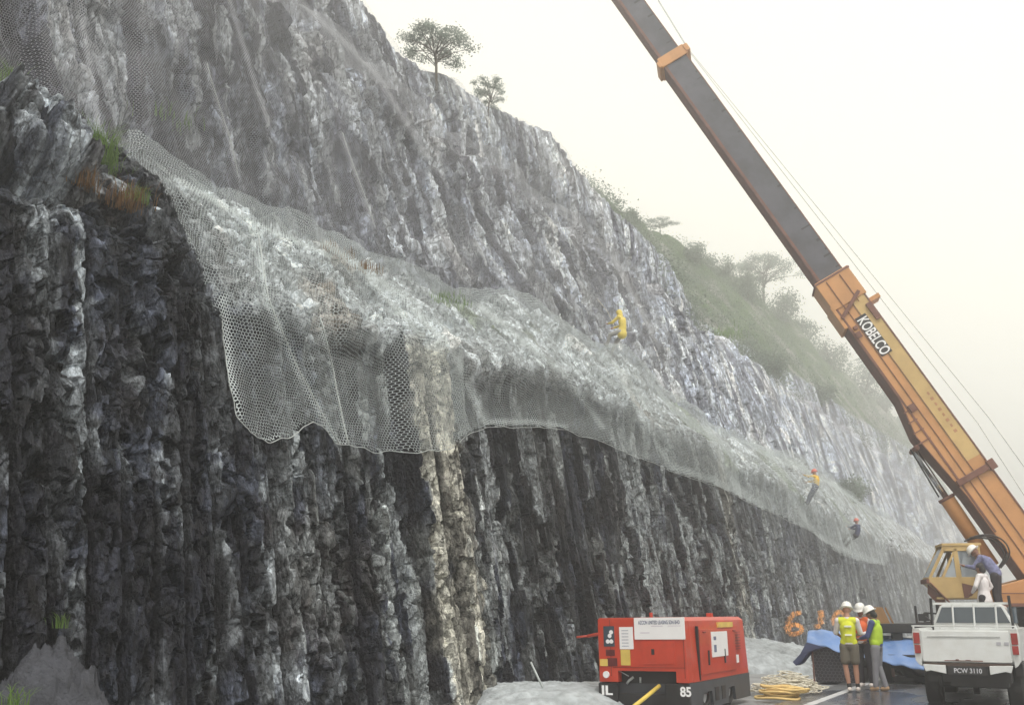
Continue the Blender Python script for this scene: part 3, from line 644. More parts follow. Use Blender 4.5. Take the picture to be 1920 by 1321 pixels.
for i,(x,y,lb) in enumerate([(610,468,'first rusty brown tuft along the bench edge, nearest the camera'),(640,483,'rusty brown tuft second along the bench edge'),(675,505,'widest rusty brown tuft on the bench edge'),(700,515,'rusty brown tuft at the far end of the bench-edge row')]):
    tuft(x,y,26,34,lb,20+i,'drygrass',rows=(1.6,2.4),group='rusty tufts on the bench edge',n=70)
tuft(820,568,12,90,'flat green grass patch on the bench crest where the net swells',6,rows=(1.6,2.3),n=260)
tuft(1345,632,22,80,'yellow-green grass cap on a ledge in the upper face',7,rows=(2.9,4.3),n=260)
tuft(300,235,28,90,'thin green growth behind the upper net near the left',8,rows=(3.0,4.0),n=80)
tuft(100,1170,26,40,'little green plant on the near rock above the pale debris',10,rows=(0,1),n=22,lean=1.0)
tuft(12,1321,60,40,'bright green leaves at the lower left corner',11,n=40,lean=.7,p0=at(4,1330,X=-6.4))
# ---------------------------------------------------------------- heaps
def heap(name,c,rx,ry,h,m,label,cat,seed,rough=.12,kind=None,pw=1.5):
    n=90; u=np.linspace(-1,1,n); X,Y=np.meshgrid(u,u); r=np.sqrt(X**2+Y**2)
    f=fbm(X*2.2+seed,Y*2.2,4,seed); rr=r*(1+.25*f); Z=np.clip(1-rr**pw,0,1)**.8*h
    Z=Z+rough*h*fbm(X*7,Y*7,4,seed+3)*(Z>0)+(.05+.6*rough)*h*cells(X*7,Y*7,seed)[0]*(Z>0)+.05*h*cells(X*19,Y*19,seed+1)[0]*(Z>0); Z=np.where(rr>1,-.12,Z)
    V=np.stack([X*rx,Y*ry,Z],-1); me=npmesh(name,V,gridfaces(n,n)); o=link(name,me,M[m]); o.location=c; tag(o,label,cat,None,kind); return o
heap('gravel_heap',(-8.0,16.3,.0),1.75,1.7,.42,'gravel','low pale gravel heap in front of the cliff, left of the red compressor','gravel heap',3,rough=.06,pw=3)
heap('gravel_heap',(-8.5,31.5,.1),2.4,4.6,.75,'gravel','tall pale gravel fan against the cliff behind the red compressor','gravel heap',5,rough=.08)
heap('debris_heap',(-8.75,6.9,0),.85,1.0,1.3,'debris','pointed grey debris heap against the near rock in the lower left','debris heap',8,rough=.07,pw=1.2)
# fallen timber/steel rods by the heap
def rod(name,a,b,r,m,label,cat,cap=None):
    mb=MB(); mb.tube([a,b],r,8); o=mb.build(name,M[m],None,smooth=True); tag(o,label,cat); return o
rod('drill_rod',at(1032,1318,X=-7.6),at(995,1240,X=-7.9),.018,'wire','thin pale rod leaning out of the low gravel heap','rod')
# ---------------------------------------------------------------- wheels
def wheel(c,r,w,parent,axis='x',name='wheel'):
    mb=MB(); n=28; prof=[(-w/2,r*.62),(-w/2,r*.9),(-w*.38,r),(w*.38,r),(w/2,r*.9),(w/2,r*.62)]
    V=[];Fs=[]
    for i in range(n):
        a=2*math.pi*i/n
        for (o,q) in prof:
            p=(o,math.cos(a)*q,math.sin(a)*q); V.append(p if axis=='x' else (p[1],p[0],p[2]))
    k=len(prof)
    for i in range(n):
        for j in range(k): Fs.append((i*k+j,((i+1)%n)*k+j,((i+1)%n)*k+(j+1)%k,i*k+(j+1)%k))
    mb.add(V,Fs); t=mb.build(name,M['tyre'],parent,smooth=False); 
    mb=MB(); 
    def p(o,q,a): 
        v=(o,math.cos(a)*q,math.sin(a)*q); return v if axis=='x' else (v[1],v[0],v[2])
    V=[];Fs=[];pr=[(-w*.3,r*.62),(-w*.12,r*.5),(-w*.2,r*.2),(w*.2,r*.2),(w*.12,r*.5),(w*.3,r*.62)]
    for i in range(n):
        for o,q in pr: V.append(p(o,q,2*math.pi*i/n))
    k=len(pr)
    for i in range(n):
        for j in range(k-1): Fs.append((i*k+j,((i+1)%n)*k+j,((i+1)%n)*k+j+1,i*k+j+1))
    V.append(p(-w*.2,0,0));V.append(p(w*.2,0,0)); e=len(V)
    for i in range(n): Fs.append((e-2,((i+1)%n)*k+2,i*k+2)); Fs.append((e-1,i*k+3,((i+1)%n)*k+3))
    mb.add(V,Fs); rm=mb.build('rim',M['rim'],t); t.location=c; return t
# ---------------------------------------------------------------- red compressor
def compressor():
    Y0=16.1; xl=at(1124,1230,Y=Y0)[0]; xr=at(1291,1230,Y=Y0)[0]; Wd=xr-xl; L=3.6
    ztop=at(1290,1157,Y=Y0)[2]; zr=at(1290,1282,Y=Y0)[2]; zm=at(1200,1262,Y=Y0)[2]
    root=thing('air_compressor',((xl+xr)/2,Y0,0),'red towable air compressor with white sign boards, parked on the verge','compressor'); root.rotation_euler=(0,R(-.8),0)
    w=Wd/2; px=lambda x:(x-1207.5)/167*Wd; pz=lambda y:ztop-(y-1157)/(1282-1157)*(ztop-zr)
    # canopy, front face with the bay cut out below
    poly=[(-w,zr),(-w,ztop-.03),(-w+.03,ztop),(w-.14,ztop),(w-.06,ztop-.05),(w,zr)]
    mb=MB(); mb.prism([(-w,zr+.005),(px(1160),zr+.005),(px(1160),pz(1260)),(px(1268),pz(1260)),(px(1268),zr+.005),(w,zr+.005),(w-.05,ztop-.06),(w-.13,ztop),(-w+.03,ztop),(-w,ztop-.03)],1,0,.25)
    mb.prism([(-w,zr),(w,zr),(w-.05,ztop-.06),(w-.13,ztop),(-w+.03,ztop),(-w,ztop-.03)],1,.25,L)
    can=mb.build('canopy',M['red'],root,bevel=.012)
    mb=MB(); mb.box((0,.2,(pz(1260)+zr)/2-.12),(px(1268)-px(1160)+.02,.08,.5)); mb.build('engine_bay',M['black'],root)
    mb=MB(); mb.tube([(px(1172),.1,pz(1285)),(px(1176),.1,pz(1279)),(px(1184),.13,pz(1272))],.022,8); mb.build('outlet_pipe',M['wire'],root,smooth=True); mb=MB(); mb.tube([(px(1197),.12,pz(1283)),(px(1197),.12,pz(1272))],.018,8); mb.build('outlet_valve',M['wire'],root,smooth=True); mb=MB(); mb.tube([(px(1160),.05,pz(1260)),(px(1178),.05,pz(1270))],.008,6); mb.build('stay_rod',M['wire'],root,smooth=True)
    # chassis
    zf=zr-.02
    mb=MB(); mb.box((-w+.16,.02,zf-.16),(.34,.1,.34)); mb.box((w-.2,.02,zf-.16),(.40,.1,.34)); mb.box((0,.06,zf-.25),(Wd-.04,.1,.2)); mb.build('bumper',M['black'],root,bevel=.01)
    side=[(0,zf+.02),(L,zf+.02),(L,zf-.40),(2.62,zf-.40),(2.55,zf-.16),(2.2,zf-.16),(2.12,zf-.42),(1.25,zf-.42),(1.18,zf-.16),(.72,zf-.16),(.62,zf-.42),(.05,zf-.42)]
    mb=MB(); mb.prism(side,0,w-.05,w+.006); mb.prism(side,0,-w,-w+.05); mb.box((0,L/2,zf-.1),(Wd-.12,L-.3,.2)); ch=mb.build('chassis',M['frame'],root)
    for yy in (1.45,1.85): mb=MB(); mb.box((w+.008,yy,zf-.22),(.01,.22,.22)); mb.build('side_vent',M['black'],root)
    for yy in (.95,2.38):
        for xx in (w-.14,-w+.14): wheel((xx,yy,.33),.33,.2,root)
    # side doors
    mb=MB(); mb.prism([(.62,zr+.1),(2.75,zr+.1),(2.75,ztop-.22),(.62,ztop-.2)],0,w-.035,w+.02); dr=mb.build('side_door',M['red'],root,bevel=.008)
    mb=MB(); mb.prism([(.56,zr+.02),(.60,zr+.02),(.60,ztop-.15),(.56,ztop-.15)],0,w-.03,w+.012); mb.build('door_seam',M['black'],dr)
    for yy in (1.05,2.0): 
        mb=MB(); mb.box((w+.028,yy,zr+.36),(.02,.06,.24)); mb.build('door_latch',M['black'],dr,bevel=.008)
    mb=MB(); mb.box((w+.028,1.72,ztop-.46),(.012,.95,.42)); sb=mb.build('side_notice',M['signwhite'],dr)
    mb=MB(); mb.box((w+.036,1.42,ztop-.53),(.004,.14,.12)); mb.box((w+.036,1.42,ztop-.36),(.004,.14,.06)); mb.build('print',M['ink'],sb)
    mb=MB(); mb.box((w-.028,2.3,ztop-.14),(.04,.9,.09)); mb.build('stripe_mark',M['labely'],root)
    mb=MB(); mb.box((w+.01,2.85,zr+.28),(.012,.16,.14)); mb.build('small_label',M['signwhite'],root)
    mb=MB(); mb.box((w-.3,2.3,ztop+.03),(.1,.1,.07)); mb.tube([(.0,.5,ztop-.02),(.0,.5,ztop+.08)],.03,8); mb.build('exhaust_stub',M['red'],root,bevel=.006)
    mb=MB()
    for k in range(7): mb.box((w-.012,2.98+.0*k,zr+.45+.05*k),(.03,.34,.012))
    for yy in (.78,2.6): mb.tube([(w+.03,yy,ztop-.25),(w+.03,yy+.14,ztop-.25)],.014,8)
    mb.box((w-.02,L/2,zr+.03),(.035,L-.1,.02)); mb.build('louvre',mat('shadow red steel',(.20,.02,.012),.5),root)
    mb=MB(); mb.box((-w+.22,-.003,zr+.55),(.008,.006,.9)); mb.box((px(1290)-.05,-.003,zr+.5),(.007,.006,.85)); mb.box((.1,-.003,pz(1253)),(Wd-.3,.006,.007)); mb.build('panel_seam',mat('dark seam',(.12,.012,.008),.6),root)
    # front sign board with print
    zt,zb=pz(1155)-.0,pz(1197); mb=MB(); mb.box(((px(1195)+px(1289))/2,-.012,(zt+zb)/2-.02),(px(1289)-px(1195),.014,zt-zb)); sg=mb.build('sign_board',M['signwhite'],root,bevel=.003)
    fr=Matrix.Rotation(math.pi/2,4,'X')
    sx=px(1289)-px(1195)
    t=text_obj('lettering','AZCON UNITED LEASING SDN BHD',.085,M['ink'],sg,Matrix.Translation(((px(1195)+px(1289))/2,-.021,zt-.125))@fr,.002,.0012,'CENTER',.52)
    mb=MB(); mb.box((px(1238),-.0205,zt-.155),(.2,.002,.010)); mb.box((px(1270),-.0205,zt-.155),(.22,.002,.008))
    mb.box((px(1215),-.0205,zt-.26),(.16,.002,.012)); mb.build('small_print',mat('faint print',(.55,.50,.58),.6),sg)
    mb=MB(); mb.box((px(1179),-.008,(pz(1175)+pz(1218))/2),(px(1192)-px(1166),.012,pz(1175)-pz(1218))); b=mb.build('notice_board',M['signwhite'],root)
    mb=MB(); 
    for k in range(6): mb.box((px(1179)-.02,-.0155,pz(1182+6*k)),(.12,.002,.008))
    mb.build('small_print',M['ink'],b)
    mb=MB(); mb.box((px(1176),-.008,(pz(1219)+pz(1249))/2),(px(1185)-px(1167),.012,pz(1219)-pz(1249))); mb.build('yellow_label',M['labely'],root)
    mb=MB(); mb.box((px(1134),-.008,pz(1244)),(px(1142)-px(1127),.012,.11)); mb.build('yellow_label',M['labely'],root)
    # instrument window
    mb=MB(); mb.box((px(1145.5),-.004,(pz(1173)+pz(1213))/2),(px(1156)-px(1135),.01,pz(1173)-pz(1213))); gw=mb.build('gauge_window',M['glass'],root,bevel=.004)
    mb=MB(); 
    for a,b_ in ((1143,1203),(1150,1203),(1147,1192),(1150,1185)): mb.tube([(px(a),-.012,pz(b_)),(px(a),-.002,pz(b_))],.035,14)
    mb.build('gauge',M['signwhite'],gw)
    mb=MB(); mb.box((px(1150),-.004,pz(1243)),(px(1162)-px(1143),.01,.13)); mb.box((px(1147),-.003,pz(1225)),(.16,.006,.1)); mb.build('switch_recess',mat('dark red recess',(.10,.012,.012),.5),root)
    mb=MB(); mb.tube([(px(1138),-.03,pz(1267)),(px(1138),.0,pz(1267))],.055,16); mb.build('round_lamp',M['signwhite'],root)
    # hatch with a latch
    mb=MB(); mb.box((px(1238),-.004,(pz(1203)+pz(1247))/2),(px(1267)-px(1208),.012,pz(1203)-pz(1247))); h=mb.build('hatch',M['red'],root,bevel=.004)
    mb=MB(); mb.box((px(1228),-.014,pz(1223)),(.05,.014,.09)); mb.build('hatch_latch',M['black'],h,bevel=.004)
    for txt,xx in (('IL',px(1128)),('85',px(1275))):
        text_obj('number',txt,.20,M['letter'],root,Matrix.Translation((xx,-.034,zf-.17))@fr,.002,.006,'LEFT',.95 if txt=='85' else 1.35)
    # tow bar arm on the left and the jib hose on top
    mb=MB(); mb.tube([(-w+.05,.3,pz(1186)),(-w-.30,.25,pz(1193))],.028,8); mb.tube([(-w-.3,.25,pz(1193)),(-w-.5,.23,pz(1195))],.018,8); mb.build('side_arm',M['red'],root,smooth=True)
    return root
compressor()
hs_=MB(); a=at(1236,1285,Y=16.0); b=at(1180,1330,Y=14.7); hs_.tube([tuple(a),tuple((a+b)/2+np.array([0,0,-.005])),tuple(b),(b[0]-.2,b[1]-.4,.06)],.032,10)
tag(hs_.build('yellow_pole',mat('yellow pole paint',(.66,.50,.10),.5),None,smooth=True),'yellow pole running down from the front of the red compressor','pole')
# ---------------------------------------------------------------- pickup
def pickup():
    Y0=19.3; xl=at(1716,1230,Y=Y0)[0]; xr=at(1913,1230,Y=Y0)[0]; w=(xr-xl)/2; cx=(xl+xr)/2
    Z=lambda py:at(1815,py,Y=Y0)[2]
    root=thing('pickup_truck',(cx,Y0,0),'white pickup seen from behind, with a worn tailgate and bars over its rear window','pickup')
    z0,z1=Z(1243),Z(1178)
    mb=MB(); mb.prism([(-w,z0+.04),(-w+.05,z0-.03),(-w+.1,z0-.06),(-w+.12,z1-.02),(-w+.1,z1),(-w-.005,z1),(-w-.02,z1-.1)],1,.0,2.3)
    mb.prism([(w,z0+.04),(w-.05,z0-.03),(w-.1,z0-.06),(w-.12,z1-.02),(w-.1,z1),(w+.005,z1),(w+.02,z1-.1)],1,.0,2.3)
    mb.box((0,1.2,z0+.03),(2*w-.22,2.1,.04)); mb.box((0,2.26,(z0+z1)/2),(2*w-.2,.05,z1-z0)); mb.build('bed',M['white'],root,bevel=.015)
    mb=MB(); mb.box((0,-.01,(z0+z1)/2-.005),(2*w-.26,.05,z1-z0-.05)); tg=mb.build('tailgate',M['white'],root,bevel=.015)
    mb=MB(); mb.box((-.02,-.042,Z(1193)),(2*w-.5,.012,.02)); mb.build('pressed_rib',mat('rib line',(.4,.41,.41),.5),tg)
    mb=MB(); mb.box((.52,-.04,Z(1205)),(.07,.008,.05)); mb.box((.64,-.04,Z(1205)),(.07,.008,.05)); mb.build('badge',mat('faded badge',(.42,.42,.46),.5),tg)
    mb=MB(); mb.box((-.05,-.038,z0+.045),(.6,.006,.014)); mb.box((-.15,-.038,z0+.055),(.05,.006,.03)); mb.box((.02,-.038,z0+.05),(.08,.006,.022)); mb.build('rust_patch',M['rust'],tg)
    mb=MB(); mb.box((0,-.02,z1+.045),(2*w+.02,.03,.022)); 
    for x in (-w+.02,-w*.45,w*.3,w-.02): mb.box((x,-.02,z1+.02),(.03,.03,.05))
    mb.build('top_rail',M['white'],root,bevel=.005)
    mb=MB(); mb.box((-w*.0,-.01,z0-.02),(2*w-.3,.07,.05)); mb.build('lower_gap',mat('rusty sill',(.06,.035,.025),.7),root)
    for s in (-1,1):
        mb=MB(); mb.box((s*(w-.055),-.035,Z(1196)),(.10,.03,Z(1186)-Z(1207))); mb.box((s*(w-.058),-.035,Z(1217)),(.095,.03,Z(1207)-Z(1224)-.01)); mb.build('tail_lamp',M['lamp'],root,bevel=.006)
        mb=MB(); mb.prism([(s*.34,z0-.03),(s*(w-.12),z0-.02),(s*(w-.16),z0-.14),(s*.58,z0-.12),(s*.34,z0-.17)],1,-.1,-.02); mb.build('bumper_end',M['white'],root,bevel=.01)
    mb=MB(); mb.box((0,-.06,z0-.115),(.62,.02,.15)); mb.box((0,0,z0-.08),(1.2,.06,.12)); pl=mb.build('number_plate',M['black'],root,bevel=.004)
    text_obj('plate_number','PCW 3110',.105,mat('plate digits',(.55,.56,.6),.5),pl,Matrix.Translation((0,-.073,z0-.15))@Matrix.Rotation(math.pi/2,4,'X'),.002,.002,'CENTER',.92)
    # cab
    zc=Z(1128)-.0; y1=2.35; zb=z1-.02
    body=[(-w+.06,zb),(w-.06,zb),(w-.26,zc-.05),(w-.36,zc),(-w+.36,zc),(-w+.26,zc-.05)]
    mb=MB(); mb.prism(body,1,y1,y1+1.35); mb.prism([(-w,.55),(w,.55),(w,zb),(-w,zb)],1,y1,y1+2.7); mb.build('cab',M['white'],root,bevel=.03)
    g0,g1=zb+.1,zc-.07
    mb=MB(); mb.prism([(-w+.17,g0),(w-.17,g0),(w-.30,g1),(-w+.30,g1)],1,y1-.015,y1+.02); mb.build('rear_window',M['glass'],root,bevel=.006)
    mb=MB(); mb.prism([(y1+.15,g0),(y1+1.2,g0),(y1+.95,g1),(y1+.2,g1)],0,w-.2,w-.05); mb.build('side_window',M['glass'],root)
    # headboard guard
    zg=Z(1126)
    mb=MB(); mb.box((0,2.15,zg-.02),(2*w-.3,.045,.04)); 
    for x in (-.33,.04,.42): mb.tube([(x+.02,2.15,zg),(x,2.15,zb)],.018,8)
    mb.build('window_guard',M['white'],root,smooth=False)
    mb=MB(); 
    for s in(-1,1): mb.tube([(s*(w-.14),2.1,zg+.12 if s>0 else zg+.08),(s*(w-.12),2.1,zb-.03)],.026,8)
    mb.build('guard_post',M['black'],root)
    mb=MB(); mb.tube([(-w+.12,2.1,zb+.12),(-w-.02,2.4,zb+.22)],.015,6); mb.box((-w-.14,3.2,zb+.2),(.2,.06,.14)); mb.box((w+.14,3.2,zb+.22),(.18,.06,.22)); mb.tube([(w-.05,3.2,zb+.1),(w+.1,3.2,zb+.2)],.014,6); mb.build('door_mirror',M['black'],root,bevel=.01)
    # underside
    mb=MB(); mb.box((0,.9,z0-.2),(2*w-.34,1.6,.22)); mb.tube([(-w+.2,1.1,.36),(w-.2,1.1,.36)],.05,10); mb.tube([(-.02,1.1,.36),(.08,1.1,.36)],[.16,.16],14); mb.box((.15,.3,z0-.28),(.9,.35,.2)); mb.box((0,2.5,.5),(1.2,4.0,.14)); mb.tube([(-.45,.05,z0-.2),(-.45,.12,z0-.38)],.03,8); mb.build('underbody',M['black'],root)
    mb=MB(); mb.prism([(.62,.55),(.62,z0),(1.6,z0),(1.6,.55)],0,w-.12,w+.0) ; mb.build('inner_arch',M['black'],root)
    for yy in (1.1,4.0):
        for s in(-1,1): wheel((s*(w-.16),yy,.36),.36,.26,root)
pickup()
# ---------------------------------------------------------------- crane
def crane():
    PV=at(1990,1127,Y=28.0); TIP=at(1170,-10,Y=25.3)
    hd=Vector(TIP-PV); hz=Vector((hd.x,hd.y,0)); ax=hz.normalized(); ang=math.atan2(hd.z,hz.length); L=hd.length
    az=math.atan2(ax.y,ax.x); OX,OY=PV[0],PV[1]
    root=thing('mobile_crane',(OX,OY,0),'orange-yellow mobile crane with its long boom raised over the road','crane',None,az)
    # local frame: +x along the boom's heading, +y = left of heading (towards the camera), z up
    inv=(Matrix.Translation((OX,OY,0))@Matrix.Rotation(az,4,'Z')).inverted()
    zp=PV[2]
    BM=Matrix.Translation((0,0,zp))@Matrix.Rotation(-ang,4,'Y')      # boom space: x along boom, z up-normal, y side
    BMi=BM.inverted()
    def s_at(px,py):       # where the boom axis passes a place of the photograph
        best=min(np.linspace(0,L*1.05,900),key=lambda s:(lambda q:(q[0]-px)**2+(q[1]-py)**2)(proj(np.array(PV)+(TIP-PV)/L*s))); return best
    sA=s_at(1262,118); sB=s_at(1553,515); sC=s_at(1585,560); sFl=s_at(1725,750); sF2=s_at(1775,820); sCol=s_at(1822,890)
    sgn=-1 if (Matrix.Rotation(az,3,'Z')@Vector((0,1,0))).y>0 else 1   # side that faces the camera
    w3,w2,w1=.30,.35,.41; h3,h2,h1=.33,.375,.44
    def sec(a,b,h,w,top=.06): 
        mb=MB(); mb.prism([(a,-h),(b,-h),(b,h),(a,h)],1,-w,w); return mb
    bs=MB(); bs.prism([(-.9,-h1),(sCol-.4,-h1*1.05),(sF2,-h1-.17),(sF2+.4,-h1-.20),(sFl+.25,-h1),(sC,-h1),(sC,h1),(-.9,h1)],1,-w1,w1)
    base=bs.build('boom',M['orange'],root,mx=BM,bevel=.02)
    yy=sgn*(w1+.004)
    mb=MB(); mb.box(((sCol+sFl+2.4)/2+.6,yy,.20),(sFl+2.9-sCol,.008,.40)); mb.build('faded_panel',M['yellow'],base,mx=BM)
    # lengthwise ribs
    mb=MB(); 
    for z in (.02,-.20): mb.box(((sC)/2+.3,sgn*(w1+.014),z),(sC-.8,.02,.018))
    mb.box((sC/2,sgn*(w1+.01),h1-.02),(sC+.2,.02,.04)); mb.box((sC/2+1,sgn*(w1+.01),-h1+.03),(sC-2.2,.02,.05)); mb.build('boom_rib',M['rust'],base,mx=BM)
    mb=MB(); mb.prism([(-.9,-h1-.012),(sCol-.4,-h1*1.05-.012),(sF2,-h1-.182),(sF2+.4,-h1-.212),(sFl+.25,-h1-.012),(sC,-h1-.012),(sC,-h1+.0),(sFl+.2,-h1+.0),(sF2+.4,-h1-.19),(sF2,-h1-.16),(sCol-.4,-h1*1.05),(-.9,-h1)],1,-w1-.02,w1+.02); mb.build('underside_plate',M['rust'],base,mx=BM)
    mb=MB()
    for k in range(4): mb.box((sFl-.1-.28*k,sgn*(w1+.014),-h1-.02-.03*k),(.025,.02,.22+.05*k))
    mb.build('stiffener',M['rust'],base,mx=BM)
    mb=MB(); mb.box((sCol,0,.0),(.16,2*w1+.16,2*h1+.10)); mb.box((sCol,0,h1+.02),(.26,2*w1+.24,.18)); mb.build('collar',M['rust'],base,mx=BM,bevel=.02)
    mb=MB(); mb.box((sC+.22,0,-.01),(.9,2*w1+.07,2*h1+.12)); mb.box((sC-.45,0,-h1-.05),(.7,2*w1+.06,.10)); 
    hd_=mb.build('boom_head',M['orange'],root,mx=BM,bevel=.02)
    mb=MB(); mb.box((sC-.30,sgn*(w1+.05),-.05),(.09,.05,2*h1),Matrix.Rotation(R(28),3,'Y')); mb.box((sC+.62,0,-.01),(.05,2*w1+.10,2*h1+.16)); mb.box((sC+.1,sgn*(w1+.05),.18),(.9,.02,.02)); mb.box((sC+.1,sgn*(w1+.05),-.22),(.9,.02,.02)); mb.box((sC-.75,sgn*(w1+.04),.33),(.5,.06,.12)); mb.build('head_bracket',M['rust'],hd_,mx=BM)
    mb=MB(); mb.box((sC-.42,0,h1+.17),(.12,.5,.34)); mb.build('rope_guide',M['orange'],hd_,mx=BM,bevel=.01)
    mb=MB(); mb.box((sC-1.1,sgn*(w1+.03),-.33),(.16,.06,.13)); mb.box((sC-3.4,sgn*(w1+.03),-.30),(.2,.06,.16)); mb.box((sC-.9,sgn*(w1+.03),-.30),(.1,.06,.1)); mb.build('wear_pad_cover',M['rust'],base,mx=BM)
    # lettering: white capitals on a dark plate
    s1=s_at(1618,600); s2=s_at(1662,662)
    Lt=s1-s2
    mb=MB(); mb.box(((s1+s2)/2,sgn*(w1+.02),-.02),(Lt+.12,.012,.31)); npl=mb.build('name_plate',M['black'],base,mx=BM,bevel=.003)
    if sgn>0: MX=BM@Matrix.Translation((s1+.0,w1+.03,-.155))@Matrix(((-1,0,0,0),(0,0,1,0),(0,1,0,0),(0,0,0,1)))
    else: MX=BM@Matrix.Translation((s1,-w1-.03,-.155))@Matrix(((-1,0,0,0),(0,0,-1,0),(0,1,0,0),(0,0,0,1)))
    text_obj('lettering','KOBELCO',.40,M['letter'],npl,MX@Matrix.Diagonal((1,1,1,1)),.004,.007,'LEFT',Lt/1.75)
    mb=MB(); 
    for k in range(8): mb.box((s_at(1735,742)-.16*k,sgn*(w1+.012),.24),(.08,.006,.05+.03*(k%2)))
    mb.build('faded_marking',mat('faded red marking',(.42,.2,.1),.6),base,mx=BM)
    # telescoped sections
    m2=sec(sC+.5,sA+.05,h2,w2).build('telescopic_section',M['boomgrey'],root,mx=BM,bevel=.015)
    m3=sec(sA,L+1.5,h3,w3).build('telescopic_section',M['boomgrey'],root,mx=BM,bevel=.015)
    for (mm,a,b,h,w_) in ((m2,sC+.7,sA,h2,w2),(m3,sA,L+1.4,h3,w3)):
        mb=MB(); mb.box(((a+b)/2,0,-h-.006),(b-a,2*w_+.02,.014)); mb.box(((a+b)/2,sgn*(w_+.004),-h+.045),(b-a,.01,.06)); mb.box(((a+b)/2,sgn*(w_+.004),h-.02),(b-a,.01,.03)); mb.build('flange',M['rust'],mm,mx=BM)
    mb=MB(); mb.box((sA,0,0),(.34,2*w2+.10,2*h2+.12)); mb.box((sA,0,h2+.1),(.24,2*w2+.16,.14)); mb.box((sA-.03,0,-h2-.08),(.2,2*w2+.12,.12)); mb.build('section_collar',M['orange'],root,mx=BM,bevel=.02)
    g=random.Random(3)
    for mm,a,b,h,w_ in ((m2,sC+.8,sA-.4,h2,w2),(m3,sA+.5,L+1.2,h3,w3)):
        mb=MB(); x=a
        while x<b:
            ln=g.uniform(.02,.16)*(1.8 if x<a+2.5 else 1); mb.box((x,sgn*(w_+.0025),h-.04-ln/2),(g.uniform(.02,.07),.003,ln)); x+=g.uniform(.12,.9)
        mb.build('grease_smear',mat('old grease',(.022,.02,.024),.4),mm,mx=BM)
    # hoist ropes over the boom
    for k,(o1,o2) in enumerate(((.30,.55),(.36,1.1))):
        mb=MB(); mb.tube([(-1.0,sgn*.1*k,o2),(sC*.5,sgn*.1*k,(o2*.5+h1+.2)),(sA,sgn*.1*k,h2+.2),(L+1.4,sgn*.1*k,h3+.55)],.009,5); mb.build('hoist_rope',M['wire'],root,mx=BM)
    # lift cylinder
    top=BM@Vector(((sF2+.15),sgn*.0,-h1-.34)); b0=at(1855,1062,Y=27.9); bl=inv@Vector(b0); bl.y=0
    mid=top.lerp(bl,.42)
    mb=MB(); 
    for y_ in (-.1,.1): mb.tube([tuple(top+Vector((0,y_,0))),tuple(mid+Vector((0,y_,0)))],.055,12)
    mb.build('cylinder_rod',M['chrome'],root,smooth=True)
    mb=MB(); mb.tube([tuple(mid+Vector((0,0,0))),tuple(mid.lerp(bl,.06)),tuple(bl)],[.20,.185,.175],16); mb.build('lift_cylinder',M['orange'],root,smooth=True)
    mb=MB(); mb.tube([tuple(mid.lerp(top,.015)),tuple(mid.lerp(bl,.03))],.215,16); mb.build('cylinder_gland',M['rust'],root,smooth=True); mb=MB(); mb.tube([tuple(top+Vector((0,-.4,0))),tuple(top+Vector((0,.4,0)))],.07,10); mb.build('cylinder_pin',M['rust'],root,smooth=True)
    mb=MB(); mb.tube([tuple(top.lerp(mid,.0)+Vector((.12,.16*sgn,0))),tuple(mid+Vector((.2,.16*sgn,0)))],.02,6); mb.build('pilot_pipe',M['black'],root)
    # hoses
    # superstructure
    def lp(px,py,Yp=None,yl=None):
        if yl is None: return inv@Vector(at(px,py,Y=Yp or 27.3))
        a=inv@Vector((0,0,EYE)); b=inv@Vector(at(px,py,Y=27.3)); return a+(b-a)*((yl-a.y)/(b.y-a.y))
    d0=lp(1850,1122).z
    mb=MB(); mb.prism([(1.5,d0-.12),(1.55,d0+.28),(.72,d0+.50),(.25,d0+1.05),(-2.8,d0+1.05),(-3.0,d0+.3),(-2.6,d0-.12)],1,min(.30*sgn,.42*sgn)+.0,max(.30*sgn,.42*sgn)+.25); 
    mb.prism([(1.5,d0-.12),(1.55,d0+.28),(.72,d0+.50),(.25,d0+1.05),(-2.8,d0+1.05),(-3.0,d0+.3),(-2.6,d0-.12)],1,-.67,-.42)
    mb.box((-.7,0,d0-.02),(4.2,1.3,.2)); up=mb.build('turntable_frame',M['orange'],root,bevel=.02)
    mb=MB(); mb.box((-.62,sgn*.69,d0+.46),(.34,.012,.40)); mb.build('blue_notice',M['bluecloth'],up); mb=MB(); mb.box((-.64,sgn*.70,d0+.40),(.26,.012,.22)); mb.build('notice_panel',M['signwhite'],up)
    mb=MB(); mb.tube([(1.5,.72*sgn,d0+.12),(-2.4,.72*sgn,d0+.12)],.012,6); mb.tube([(-.52,.74*sgn,d0-.1),(-.46,.74*sgn,d0+.26)],.03,6); mb.build('hand_rail',M['rust'],up)
    mb=MB(); mb.box((-.4,1.55*sgn,d0-.16),(4.6,2.2,.07)); mb.build('deck',M['rust'],up)
    for k in range(3):
        mb=MB(); ctl=[lp(x+5*k,y-3*k,yl=(.5+.05*k)*sgn) for x,y in ((1808,1014),(1832,1008),(1858,1011),(1876,1024),(1883,1042),(1876,1058),(1866,1070))]
        pts=[]
        for a in range(len(ctl)-1):
            p_=ctl[max(a-1,0)];q_=ctl[a];r_=ctl[a+1];t_=ctl[min(a+2,len(ctl)-1)]
            for u in (0,.25,.5,.75): pts.append(tuple(.5*((2*q_)+(r_-p_)*u+(2*p_-5*q_+4*r_-t_)*u*u+(3*q_-p_-3*r_+t_)*u**3)))
        mb.tube(pts+[tuple(ctl[-1])],.02,6); mb.build('hydraulic_hose',M['black'],root,smooth=True)
